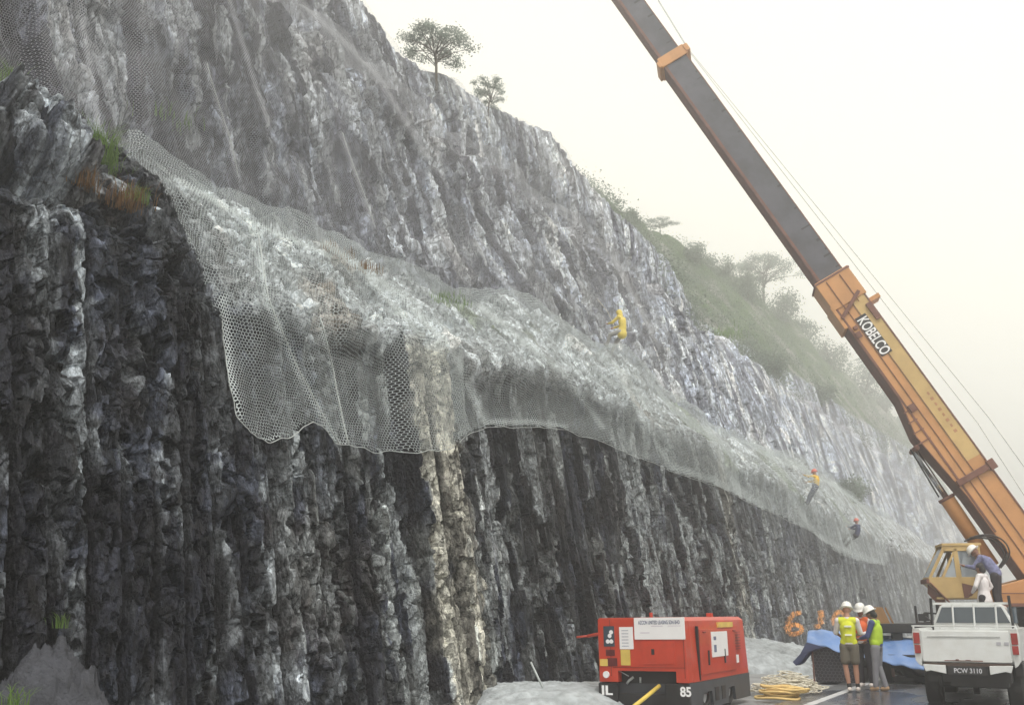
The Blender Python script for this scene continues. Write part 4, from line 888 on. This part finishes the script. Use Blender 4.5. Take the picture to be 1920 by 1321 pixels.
    # operator cab
    cz0=d0-.02; nr=1.35*sgn; A_=lp(1741,1083,yl=nr); B_=lp(1768,1022,yl=nr); C_=lp(1838,1020,yl=nr); D_=lp(1838,1122,yl=nr)
    xf=A_.x; xb=B_.x; xr=D_.x-.12; zt=B_.z; zs=A_.z; zb_=D_.z+.02; xl2=lp(1775,1122,yl=nr).x
    yl,yh=sorted((.55*sgn,1.35*sgn)); cn=yh if sgn>0 else yl
    t_=.05
    def slab(poly,o,th=.045): 
        a=cn if o==0 else (yl if sgn>0 else yh); return (poly,1,min(a,a-sgn*th) if o==0 else min(a,a+sgn*th),max(a,a-sgn*th) if o==0 else max(a,a+sgn*th))
    mb=MB()
    for o in (0,1):
        for poly in ([(xf,zs-.12),(xf-.0,zs+.02),(xr,zs+.02),(xr,zb_),(xl2,zb_)],[(xb+.02,zt),(xr,zt),(xr,zt-.13),(xb+.05,zt-.13)],[(xr,zs),(xr,zt-.1),(xr+.12,zt-.1),(xr+.12,zs)],[(xf,zs),(xf-.07,zs),(xb-.06,zt-.05),(xb+.02,zt-.05)],[(xf-.28,zs),(xf-.35,zs),(xb-.30,zt-.05),(xb-.25,zt-.05)],[(xf-.62,zs),(xf-.74,zs),(xf-.70,zt-.08),(xf-.60,zt-.08)]):
            p,a_,l1,l2=slab(poly,o); mb.prism(p,1,l1,l2)
    mb.box(((xb+xr)/2,(yl+yh)/2,zt+.02),(abs(xb-xr)+.06,yh-yl+.05,.06)); mb.box(((xf+xr)/2,(yl+yh)/2,zb_-.0),(abs(xf-xr)*.75,yh-yl-.1,.05))
    mb.prism([(xf,zs-.12),(xf,zs+.02),(xf-.04,zs+.02),(xl2-.02,zb_),(xl2,zb_)],1,yl+.05,yh-.05)
    mb.prism([(xr+.03,zb_),(xr+.03,zt),(xr,zt),(xr,zb_)],1,yl+.05,yh-.05)
    cabm=mb.build('operator_cab',M['yellow'],root,bevel=.006)
    yg=cn-sgn*.022
    mb=MB(); mb.prism([(xf-.35,zs+.02),(xf-.62,zs+.02),(xb-.50,zt-.13),(xb-.30,zt-.13)],1,min(yg,yg-sgn*.008),max(yg,yg-sgn*.008)); mb.prism([(xf-.74,zs+.02),(xr+.1,zs+.02),(xr+.1,zt-.13),(xf-.74,zt-.13)],1,min(yg,yg-sgn*.008),max(yg,yg-sgn*.008)); mb.build('side_window',M['paleglass'],cabm)
    mb=MB(); mb.add([(xf-.01,yl+.06,zs+.03),(xf-.01,yh-.06,zs+.03),(xb,yh-.06,zt-.06),(xb,yl+.06,zt-.06),(xf-.03,yl+.06,zs+.03),(xf-.03,yh-.06,zs+.03),(xb-.02,yh-.06,zt-.06),(xb-.02,yl+.06,zt-.06)],[(0,1,2,3),(4,7,6,5),(0,4,5,1),(1,5,6,2),(2,6,7,3),(3,7,4,0)]); mb.build('windscreen',M['paleglass'],cabm)
    mb=MB(); mb.box(((xf+xr)/2-.25,(yl+yh)/2,zs+.1),(.45,.45,.5)); mb.box(((xf+xr)/2-.47,(yl+yh)/2,zs+.35),(.1,.42,.5)); mb.build('driver_seat',M['black'],cabm,bevel=.03)
    mb=MB(); mb.prism([(xf-.72,zs-.12),(xf-1.12,zs-.22),(xf-.82,zb_+.0),(xf-.74,zb_)],1,min(cn,cn+sgn*.01),max(cn,cn+sgn*.012)); mb.build('door_step_recess',M['rust'],cabm)
    mb=MB(); mb.box((xf+.02,(yl+yh)/2,zs-.07),(.06,yh-yl+.03,.10)); mb.tube([(xf-.02,cn,zs-.1),(xl2-.1,cn,zb_-.15)],.02,6); mb.prism([(xf,zs-.14),(xl2,zb_-.02),(xl2-.02,zb_-.35),(xf+.02,zs-.35)],1,cn-sgn*.2-.02,cn-sgn*.2+.02) ; mb.build('front_bumper',M['rust'],cabm)
    # carrier on the ground: chassis with wheels, outriggers
    mb=MB(); mb.box((-.6,0,d0-.45),(5.0,2.3,.5)); mb.box((3.0,0,d0-.68),(2.6,2.3,.22)); mb.build('carrier_chassis',M['black'],root,bevel=.02)
    mb=MB(); mb.tube([(0,0,d0-.22),(0,0,d0-.08)],.75,28); mb.build('slewing_ring',M['black'],root)
    ob=inv@Vector(at(1668,1178,Y=26.0))
    mb=MB(); mb.box((ob.x-.7,ob.y,ob.z+.02),(2.2,.5,.2)); mb.box((ob.x-.15,ob.y,ob.z-.5),(.22,.3,.9)); mb.box((ob.x-.15,ob.y,.10),(.5,.5,.12)); mb.build('outrigger',M['black'],root,bevel=.01)
    mb=MB(); mb.prism([(ob.x+.34,ob.z+.12),(ob.x-.02,ob.z+.12),(ob.x+.12,ob.z+.50),(ob.x+.34,ob.z+.50)],1,ob.y-.03,ob.y+.03); mb.box((ob.x-.02,ob.y,ob.z+.3),(.03,.08,.42),Matrix.Rotation(R(22),3,'Y')); mb.build('outrigger_board',M['wood'],root)
    for x in (-2.4,-1.0,2.2,3.5):
        for s in (-1,1): wheel((x,s*1.0,.5),.5,.3,root,'y')
    # access ladder with dark posts beside the cab
    mb=MB()
    q=[lp(1716,1135,26.2),lp(1716,1185,26.2),lp(1755,1110,26.2),lp(1755,1185,26.2),lp(1733,1148,26.2),lp(1733,1185,26.2)]
    for a,b in ((0,1),(2,3),(4,5)): mb.tube([tuple(q[a]),(q[a].x,q[a].y,q[b].z-.3)],.028 if a!=2 else .04,8)
    mb.tube([tuple(q[4]),(q[2].x,q[2].y,q[4].z-.02)],.02,6); mb.tube([(q[0].x,q[0].y,q[0].z-.4),(q[2].x,q[2].y,q[0].z-.42)],.03,6); mb.box((q[4].x-.12,q[4].y,q[4].z-.3),(.3,.1,.2)); mb.build('access_ladder',M['black'],root)
    return root,inv,d0,sgn
CR,CINV,D0,SG=crane()
# ---------------------------------------------------------------- load under the blue tarpaulin
def load():
    y0=25.2
    A=at(1522,1280,Y=y0); 
    def q(px,py,Y=y0): return at(px,py,Y=Y)
    # stack of folded netting: dark body wrapped in its own wire
    root=thing('netting_stack',(q(1565,1280)[0],y0,0),'dark stack of folded wire netting standing under the blue tarpaulin','netting')
    x0=q(1530,1280)[0]-root.location.x; x1=q(1612,1280)[0]-root.location.x; zt=q(1560,1212)[2]
    mb=MB(); mb.prism([(x0,.02),(x1,.02),(x1,zt-.05),(x0-.12,zt)],1,.05,1.3); mb.build('folded_bundle',M['black'],root,bevel=.03)
    me=npmesh('wire_face',np.array([[x0-.01,0,.03],[x1,0,.03],[x1,0,zt-.03],[x0-.14,0,zt]]),np.array([[0,1,2,3]]),uv=np.array([[0,0],[x1-x0,0],[x1-x0,zt],[-.1,zt]]),fa=np.full(4,.0),smooth=False)
    link('wire_face',me,net_mat('bundled wire mesh',(.13,.12,.15),.085,.05),root)
    mb=MB(); mb.box((x0-.03,.0,zt/2),(.035,.035,zt)); mb.build('corner_post',M['rust'],root,bevel=.004)
    # trailer
    tr=thing('flatbed_trailer',(q(1690,1280)[0],y0+.4,0),'dark low trailer partly hidden under the blue tarpaulin','trailer')
    mb=MB(); mb.box((0,.6,.62),(2.2,1.8,.12)); mb.box((0,.0,.45),(2.3,.1,.16)); mb.build('trailer_frame',M['black'],tr,bevel=.01)
    for xx in (-.35,.75): wheel((xx,.2,.33),.33,.22,tr)
    mb=MB(); mb.box((-.35,.02,.42),(.34,.1,.5)); mb.build('mud_flap',M['rust'],tr)
    # tarpaulin: a thick draped sheet
    n,m=90,26; us=np.linspace(0,1,n); vs=np.linspace(0,1,m)
    fx=np.interp(us,[0,.1,.4,.7,1],[1512,1530,1600,1665,1733]); fy=np.interp(us,[0,.1,.35,.6,1],[1203,1208,1224,1238,1256])
    tx=np.interp(us,[0,1],[1520,1738]); ty=np.interp(us,[0,.3,.6,1],[1181,1184,1190,1196])
    V=np.zeros((m,n,3))
    for i in range(n):
        f=q(fx[i],fy[i],y0-.12); tp=q(tx[i],ty[i],y0+1.0)
        for j in range(m):
            v=vs[j]; 
            p=f*(1-v)+tp*v; p[2]+=.20*math.sin(math.pi*min(1,v*1.1))*(.6+.3*math.sin(us[i]*9)); 
            p[2]+=.035*fbm(np.array([us[i]*7.]),np.array([v*4.]),3,3)[0]+.02*math.sin(us[i]*40+v*5)*(1-v)
            V[j,i]=p
    o=thing('blue_tarpaulin',(0,0,0),'blue tarpaulin spread over the netting stack and trailer','tarpaulin')
    me=npmesh('sheet',V,gridfaces(m,n)); s=link('sheet',me,M['tarp'],o); so=s.modifiers.new('t','SOLIDIFY'); so.thickness=.012
    # turned-down flap at the left, dark inside
    fl=[q(1512,1203,y0-.14),q(1500,1225,y0-.2),q(1486,1240,y0-.24),q(1492,1247,y0-.26),q(1500,1243,y0-.22),q(1517,1222,y0-.16),q(1545,1212,y0-.12)]
    mb=MB(); mb.v=[tuple(p) for p in fl]+[tuple(p+np.array([.05,.25,-.0])) for p in fl]; k=len(fl)
    mb.f=[tuple(range(k)),tuple(range(2*k-1,k-1,-1))]+[(i,(i+1)%k,k+(i+1)%k,k+i) for i in range(k)]
    mb.build('hanging_flap',M['tarpd'],o,bevel=.01)
load()
# ---------------------------------------------------------------- ropes on the verge
def ropes():
    c=at(1492,1300,Z=.05); g=random.Random(4)
    mb=MB()
    for k in range(190):
        a=g.uniform(0,6.28); rr=g.random()**.6; cx,cy=math.cos(a)*rr*.62,math.sin(a)*rr*1.0; z=.36*(1-rr**1.4)*g.uniform(.3,1)+.03
        R_=g.uniform(.1,.24); t0=g.uniform(0,6.28); tl=g.uniform(-.5,.5); pts=[]
        for u in np.linspace(0,g.uniform(3,6.2),11): pts.append((cx+math.cos(u+t0)*R_,cy+math.sin(u+t0)*R_*1.3,max(.02,z+tl*math.sin(u)*R_*.6)))
        mb.tube(pts,g.uniform(.008,.015),5)
    o=mb.build('white_rope_pile',M['ropew'],None,smooth=True); o.location=(c[0]-.25,c[1]+.4,.05); tag(o,'tangled pile of white rope on the wet verge','rope')
    c=at(1468,1308,Z=.05); mb=MB()
    for k in range(12):
        R_=g.uniform(.18,.34); pts=[]; ox,oy=g.uniform(-.12,.15),g.uniform(-.08,.08); z0=.03+.018*k
        for u in np.linspace(0,6.283,26): pts.append((ox+math.cos(u)*R_*1.25,oy+math.sin(u)*R_*.7,z0+.012*math.sin(3*u+k)))
        mb.tube(pts,.024,6)
    o=mb.build('yellow_rope_coil',M['ropey'],None,smooth=True); o.location=(c[0],c[1],.03); tag(o,'flat coil of yellow rope in front of the white rope pile','rope')
ropes()
# ---------------------------------------------------------------- people
def blob(name,caps,ells,m,parent,voxel=.011,smooth_it=4):
    """tapered limbs and ellipsoids fused into ONE continuous surface"""
    mb=MB()
    for (a,ra,b,rb) in caps:
        a=Vector(a);b=Vector(b); n=12; d=(b-a); L=max(d.length,1e-4); t=d/L
        pts=[];rs=[]
        for k in range(4): th=math.pi/2*k/4; pts.append(a-t*ra*math.cos(th)); rs.append(max(ra*math.sin(th),ra*.05))
        pts.append(a);rs.append(ra);pts.append(b);rs.append(rb)
        for k in range(1,5): th=math.pi/2*k/4; pts.append(b+t*rb*math.sin(th)); rs.append(max(rb*math.cos(th),rb*.05))
        mb.tube(pts,rs,n)
    for e in ells:
        c,r=e[0],e[1]; rot=e[2] if len(e)>2 else None; V=[];Fs=[]; nu,nv=16,10
        for j in range(nv+1):
            for i in range(nu):
                th=math.pi*(j+.02*(j==0)-.02*(j==nv))/nv; ph=2*math.pi*i/nu
                p=Vector((r[0]*math.sin(th)*math.cos(ph),r[1]*math.sin(th)*math.sin(ph),r[2]*math.cos(th)))
                if rot is not None: p=rot@p
                V.append(p+Vector(c))
        for j in range(nv):
            for i in range(nu): Fs.append((j*nu+i,j*nu+(i+1)%nu,(j+1)*nu+(i+1)%nu,(j+1)*nu+i))
        Fs.append(tuple(range(nu))[::-1]); Fs.append(tuple(nv*nu+i for i in range(nu))); mb.add(V,Fs)
    me=bpy.data.meshes.new(name); me.from_pydata([tuple(v) for v in mb.v],[],mb.f)
    import bmesh
    bm=bmesh.new(); bm.from_mesh(me); bmesh.ops.recalc_face_normals(bm,faces=bm.faces[:]); bm.to_mesh(me); bm.free()
    t=bpy.data.objects.new('tmp',me); COL.objects.link(t)
    r=t.modifiers.new('r','REMESH'); r.mode='VOXEL'; r.voxel_size=voxel; s=t.modifiers.new('s','SMOOTH'); s.iterations=smooth_it; s.factor=.5
    dg=bpy.context.evaluated_depsgraph_get(); dg.update(); m2=bpy.data.meshes.new_from_object(t.evaluated_get(dg)); bpy.data.objects.remove(t)
    m2.name=name; m2.materials.clear(); m2.polygons.foreach_set('use_smooth',[True]*len(m2.polygons)); return link(name,m2,m,parent)
def person(loc,rz,label,J=None,skin='skin',top=None,sleeve='long',vest=None,legs='darktr',shorts=False,shoe='shoew',hat='helmet',hair=False,hood=False,group=None,scale=1.,harness=None,coat=False,apron=None,bands=False,rx=0):
    """local frame: faces +y, z up, joints in metres for a 1.74 m figure"""
    D=dict(pel=(0,0,.93),wai=(0,.0,1.07),che=(0,.01,1.27),nec=(0,.0,1.47),hea=(0,.02,1.62),
      shL=(-.18,0,1.41),elL=(-.25,-.02,1.14),haL=(-.24,.10,.92),shR=(.18,0,1.41),elR=(.25,-.02,1.14),haR=(.24,.10,.92),
      hiL=(-.09,0,.90),knL=(-.10,.02,.50),anL=(-.11,-.02,.09),hiR=(.09,0,.90),knR=(.10,.02,.50),anR=(.11,-.02,.09))
    if J: D.update(J)
    V={k:Vector(v)*scale for k,v in D.items()}; k=scale
    root=thing('person',loc,label,'person',group,rz); root.rotation_euler=(rx,0,rz)
    caps=[];ell=[]
    def hand(w,fr):
        d=(w-fr).normalized(); side=d.cross(Vector((0,0,1))); side=side.normalized() if side.length>.1 else Vector((1,0,0)); nrm=side.cross(d)
        pc=w+d*.045*k; caps.append((tuple(w),.026*k,tuple(w+d*.07*k),.034*k))
        for i,(o,Lf) in enumerate(((-.027,.062),(-.009,.075),(.009,.07),(.027,.055))):
            b0=w+d*.085*k+side*o*k; m_=b0+(d*.8+nrm*.3).normalized()*Lf*.5*k; e=m_+(d*.5+nrm*.7).normalized()*Lf*.5*k
            caps.append((tuple(b0),.0095*k,tuple(m_),.009*k)); caps.append((tuple(m_),.009*k,tuple(e),.007*k))
        tb=w+d*.03*k-side*.034*k; te=tb+(d*.6-side*.6+nrm*.4).normalized()*.055*k; caps.append((tuple(tb),.013*k,tuple(te),.009*k))
    ch=V['che'];pe=V['pel']
    caps+=[(tuple(pe),.115*k,tuple(V['wai']),.11*k),(tuple(V['wai']),.11*k,tuple(ch),.13*k),(tuple(ch),.10*k,tuple(V['nec']),.055*k),(tuple(V['nec']),.055*k,tuple(V['hea']),.055*k),(tuple(V['shL']),.06*k,tuple(V['shR']),.06*k)]
    hd=V['hea']; ht=(hd-V['nec']).normalized(); fwd=(Vector((0,1,0))-ht*ht.y); fwd=fwd.normalized() if fwd.length>.1 else Vector((0,0,-1)); sid=fwd.cross(ht)
    if 'look' in D: fwd=(Vector(D['look'])-ht*Vector(D['look']).dot(ht)).normalized(); sid=fwd.cross(ht)
    Rm=Matrix((sid,fwd,ht)).transposed(); H=lambda x,y,z: tuple(hd+Rm@Vector((x*k,y*k,z*k)))
    ell+=[(H(0,0,.02),(.076*k,.095*k,.108*k),Rm),(H(0,.028,-.055),(.052*k,.062*k,.055*k),Rm),(H(0,.097,-.012),(.014*k,.02*k,.022*k),Rm),(H(-.077,.0,-.005),(.012*k,.02*k,.03*k),Rm),(H(.077,.0,-.005),(.012*k,.02*k,.03*k),Rm),(H(0,.086,-.052),(.024*k,.012*k,.009*k),Rm)]
    for s in 'LR':
        caps+=[(tuple(V['sh'+s]),.05*k,tuple(V['el'+s]),.040*k),(tuple(V['el'+s]),.039*k,tuple(V['ha'+s]),.026*k)]; hand(V['ha'+s],V['el'+s])
        kn,an=V['kn'+s],V['an'+s]; cm=kn.lerp(an,.35)
        caps+=[(tuple(V['hi'+s]),.088*k,tuple(kn),.055*k),(tuple(kn),.052*k,tuple(cm),.056*k),(tuple(cm),.054*k,tuple(an),.036*k)]
    blob('body',caps,ell,M[skin],root,.010)
    # eyes
    mb=MB()
    for x in(-.03,.03): mb.tube([H(x,.082,.02),H(x,.092,.02)],.008*k,8)
    mb.build('eyes',M['hair'],root)
    def limb(a,ra,b,rb): return (tuple(a),ra*k,tuple(b),rb*k)
    # trousers
    if shorts:
        c=[limb(pe,.135,pe+Vector((0,0,.05)),.128)]
        for s in 'LR': h_=V['hi'+s]; kn=V['kn'+s]; c.append(limb(h_,.108,h_.lerp(kn,.72),.095))
        blob('shorts',c,[],M[legs],root,.014,3)
        for s in 'LR': 
            an=V['an'+s]; kn=V['kn'+s]; blob('sock',[limb(an,.044,an.lerp(kn,.16),.046)],[],M['hair'],root,.012,2)
    else:
        c=[limb(pe,.128,pe+Vector((0,0,.06)),.122)]
        for s in 'LR': h_=V['hi'+s]; kn=V['kn'+s]; an=V['an'+s]; c+=[limb(h_,.102,kn,.073),limb(kn,.073,kn.lerp(an,.95),.058)]
        blob('trousers',c,[],M[legs],root,.014,3)
    # top
    if top:
        c=[limb(pe+Vector((0,0,.04)),.138 if not coat else .15,V['wai'],.128),limb(V['wai'],.128,ch,.145),limb(V['shL'],.072,V['shR'],.072),limb(ch,.12,V['nec']-Vector((0,0,.03)),.072)]
        if coat: c.append(limb(pe-Vector((0,0,.10)),.178,pe,.16))
        for s in 'LR':
            c.append(limb(V['sh'+s],.066,V['el'+s],.055)); 
            if sleeve=='long': c.append(limb(V['el'+s],.055,V['el'+s].lerp(V['ha'+s],.9),.04))
        blob('shirt' if not coat else 'coat',c,[],M[top],root,.013,4)
    if vest:
        c=[limb(pe+Vector((-.06,0,.05)),.115,pe+Vector((.06,0,.05)),.115),limb(pe+Vector((0,0,.10)),.15,V['wai'],.15),limb(V['wai'],.15,ch,.165),limb(V['shL'].lerp(V['shR'],.10),.08,V['shR'].lerp(V['shL'],.10),.08),limb(ch,.13,V['nec']-Vector((0,0,.06)),.085)]
        v=blob('vest',c,[],M[vest],root,.014,4)
        if bands:
            mb=MB()
            for zz,ww in ((1.30,.14),(1.13,.14)): mb.box((0,-.165*k+ (0),zz*k),(ww*k,.03,.035))
            mb.build('reflective_band',M['refl'],v,bevel=.004)
    if harness:
        blob('harness',[limb(V['shL'],.09,V['wai']+Vector((.06,0,0)),.09)] if False else [limb(pe+Vector((0,0,.08)),.165,pe+Vector((0,0,.10)),.165)],[],M[harness],root,.014,3)
    # shoes
    for s in 'LR':
        an=V['an'+s]; f=Vector((.0,.10*k,-.05*k)) if an.z<.3 and not J else Vector((0,.09*k,-.05*k))
        if 'foot' in D: f=Vector(D['foot'])*k
        blob('shoe',[limb(an+Vector((0,-.02,-.03*k)),.05,an+f,.042)],[],M[shoe],root,.013,2)
    # head gear
    if hair: blob('hair',[(H(0,-.02,.04),.095*k,H(0,-.05,-.06),.075*k)],[(H(0,-.02,.055),(.084*k,.098*k,.085*k),Rm)],M['hair'],root,.012,3)
    if hood: blob('hood',[(H(0,-.02,.03),.115*k,tuple(V['nec']),.09*k)],[],M[hood],root,.013,3)
    if hat:
        mb=MB(); n=24; V2=[];Fs=[]; pr=[(.150,.036),(.152,.044),(.118,.056),(.116,.09),(.104,.135),(.075,.168),(.035,.184),(.002,.188)]
        for (r_,z_) in pr:
            for i in range(n):
                a=2*math.pi*i/n; ex=1+.12*max(0,math.sin(a))*(r_>.14)+(.12 if True else 0)*abs(math.sin(a)); V2.append(H(r_*.92*math.cos(a),r_*ex*math.sin(a),z_))
        for j in range(len(pr)-1):
            for i in range(n): Fs.append((j*n+i,j*n+(i+1)%n,(j+1)*n+(i+1)%n,(j+1)*n+i))
        Fs.append(tuple(range(n))[::-1]); mb.add(V2,Fs); mb.build('helmet',M[hat],root,smooth=True)
    return root
def face(px,Y): pass
# heading: local +y turned by rz
G='workers standing by the blue tarpaulin'
p=at(1599,1296,Z=.04)
person((p[0],p[1],.035),R(12),'worker with back to camera in yellow-lime vest, olive shorts and white shoes',dict(elL=(-.24,.08,1.17),haL=(-.15,.26,1.10),elR=(.25,.06,1.17),haR=(.17,.26,1.12),hea=(.01,.05,1.62),knL=(-.10,.0,.50),anL=(-.055,-.02,.09),anR=(.11,.02,.09)),top='shirtw',sleeve='short',vest='limey',legs='khaki',shorts=True,shoe='shoew',group=G,bands=True)
p=at(1615,1290,Z=.04)
person((p[0]+.02,p[1]+.65,.035),R(165),'worker in orange vest and dark trousers, half hidden between two others',dict(elL=(-.26,.10,1.16),haL=(-.10,.28,1.12),elR=(.26,.08,1.16),haR=(.12,.28,1.10),hea=(-.01,.05,1.61)),skin='darkskin',top='shirtw',vest='vestorange',legs='darktr',shoe='shoew',group=G)
p=at(1648,1294,Z=.04)
person((p[0]+.03,p[1],.035),R(80),'worker turned left in lime vest with dark hair, navy sleeves and grey trousers',dict(elL=(-.22,.10,1.13),haL=(-.12,.30,1.08),elR=(.22,.03,1.14),haR=(.15,.24,1.02),hea=(0,.07,1.60),knL=(-.09,.03,.5),anL=(-.09,.06,.09),anR=(.09,-.10,.09)),skin='darkskin',top='bluecloth',vest='lime',legs='greytr',shoe='shoeb',hair=True,group=G,scale=.97)
# two on the crane deck
dk=D0-.125
def onc(px,py,Yp): return at(px,py,Y=Yp)
q=onc(1846,1122,26.0)
zd=dk
G2='workers on the crane deck'
q=Vector(np.array(onc(1846,1120,25.5)))
person((q[0],25.5,q[2]-.84),R(70),'dark-haired worker in loose white shirt standing on the crane deck, hand on hip',dict(elL=(-.30,.05,1.18),haL=(-.2,.2,1.02),elR=(.33,-.05,1.17),haR=(.18,.06,1.0),hea=(0,.03,1.60)),skin='darkskin',top='shirtw',coat=True,legs='darktr',hat=None,hair=True,group=G2,scale=.93,shoe='hair')
q=Vector(np.array(onc(1872,1120,25.95)))
person((q[0],25.95,q[2]-.42),R(78),'helmeted worker in blue checked shirt leaning towards the crane cab',dict(che=(0,.16,1.22),nec=(0,.30,1.36),hea=(0,.40,1.46),shL=(-.18,.24,1.32),shR=(.18,.24,1.32),elL=(-.24,.38,1.10),haL=(-.2,.58,1.14),elR=(.24,.36,1.08),haR=(.2,.55,1.0),wai=(0,.04,1.06)),skin='darkskin',top='plaid',legs='darktr',group=G2,shoe='hair')
# climbers on the face
G3='climbers working on the rock face'
def climber(px,py,rows,rz,label,off,**k):
    b=rock_point(px,py,rows); return person((b[0]+off,b[1],b[2]),rz,label,group=G3,**k)
rp=dict(pel=(0,-.18,.78),wai=(0,-.22,.92),che=(0,-.2,1.14),nec=(0,-.14,1.33),hea=(0,-.08,1.46),shL=(-.18,-.16,1.28),shR=(.18,-.16,1.28),elL=(-.24,.05,1.10),haL=(-.16,.28,1.12),elR=(.24,.04,1.08),haR=(.14,.28,1.02),hiL=(-.09,-.16,.76),knL=(-.15,.22,.70),anL=(-.14,.40,.34),hiR=(.09,-.16,.76),knR=(.14,.15,.50),anR=(.12,.38,.12),foot=(0,.08,.06))
climber(1120,668,(2.9,4),R(78),'roped climber in yellow raincoat and hood crouching against the upper face',.80,J=rp,top='raincoat',coat=True,hood='raincoat',hat=None,legs='paletr',shoe='hair')
rp2=dict(rp); rp2.update(elL=(-.30,.1,1.25),haL=(-.22,.3,1.30),knL=(-.12,.02,.40),anL=(-.12,.10,.02),knR=(.10,.0,.42),anR=(.10,.15,.05))
climber(1492,946,(.3,1.4),R(75),'climber in yellow jacket and dark trousers behind the hanging net',.66,J=rp2,rx=R(10),top='yjacket',harness='navy',legs='navy',hat='redhelmet',shoe='hair')
climber(1570,1030,(.2,1.3),R(70),'climber in red helmet and navy overalls low behind the hanging net',.70,J=rp,rx=R(14),top='navy',legs='darktr',hat='redhelmet',shoe='hair')
# their ropes
for (a,b,X,lb) in (((1152,612),(1120,560),-13.2,'thin white rope above the climber in the yellow raincoat'),):
    mb=MB(); mb.tube([tuple(at(*a,X=X)),tuple(at(1140,585,X=X-.2)),tuple(at(*b,X=X-.5))],.012,5); tag(mb.build('climbing_rope',M['ropew'],None),lb,'rope')
# ---------------------------------------------------------------- haze
def haze():
    mb=MB(); mb.box((20,300,23.5),(560,760,49)); m=bpy.data.materials.new('haze'); m.use_nodes=True; n=m.node_tree.nodes; n.remove(n['Principled BSDF'])
    v=n.new('ShaderNodeVolumePrincipled'); v.inputs['Color'].default_value=(.985,.99,1,1); v.inputs['Density'].default_value=.0055; v.inputs['Anisotropy'].default_value=.75
    m.node_tree.links.new(v.outputs[0],n['Material Output'].inputs['Volume'])
    o=mb.build('haze',m); o['kind']='stuff'
haze()
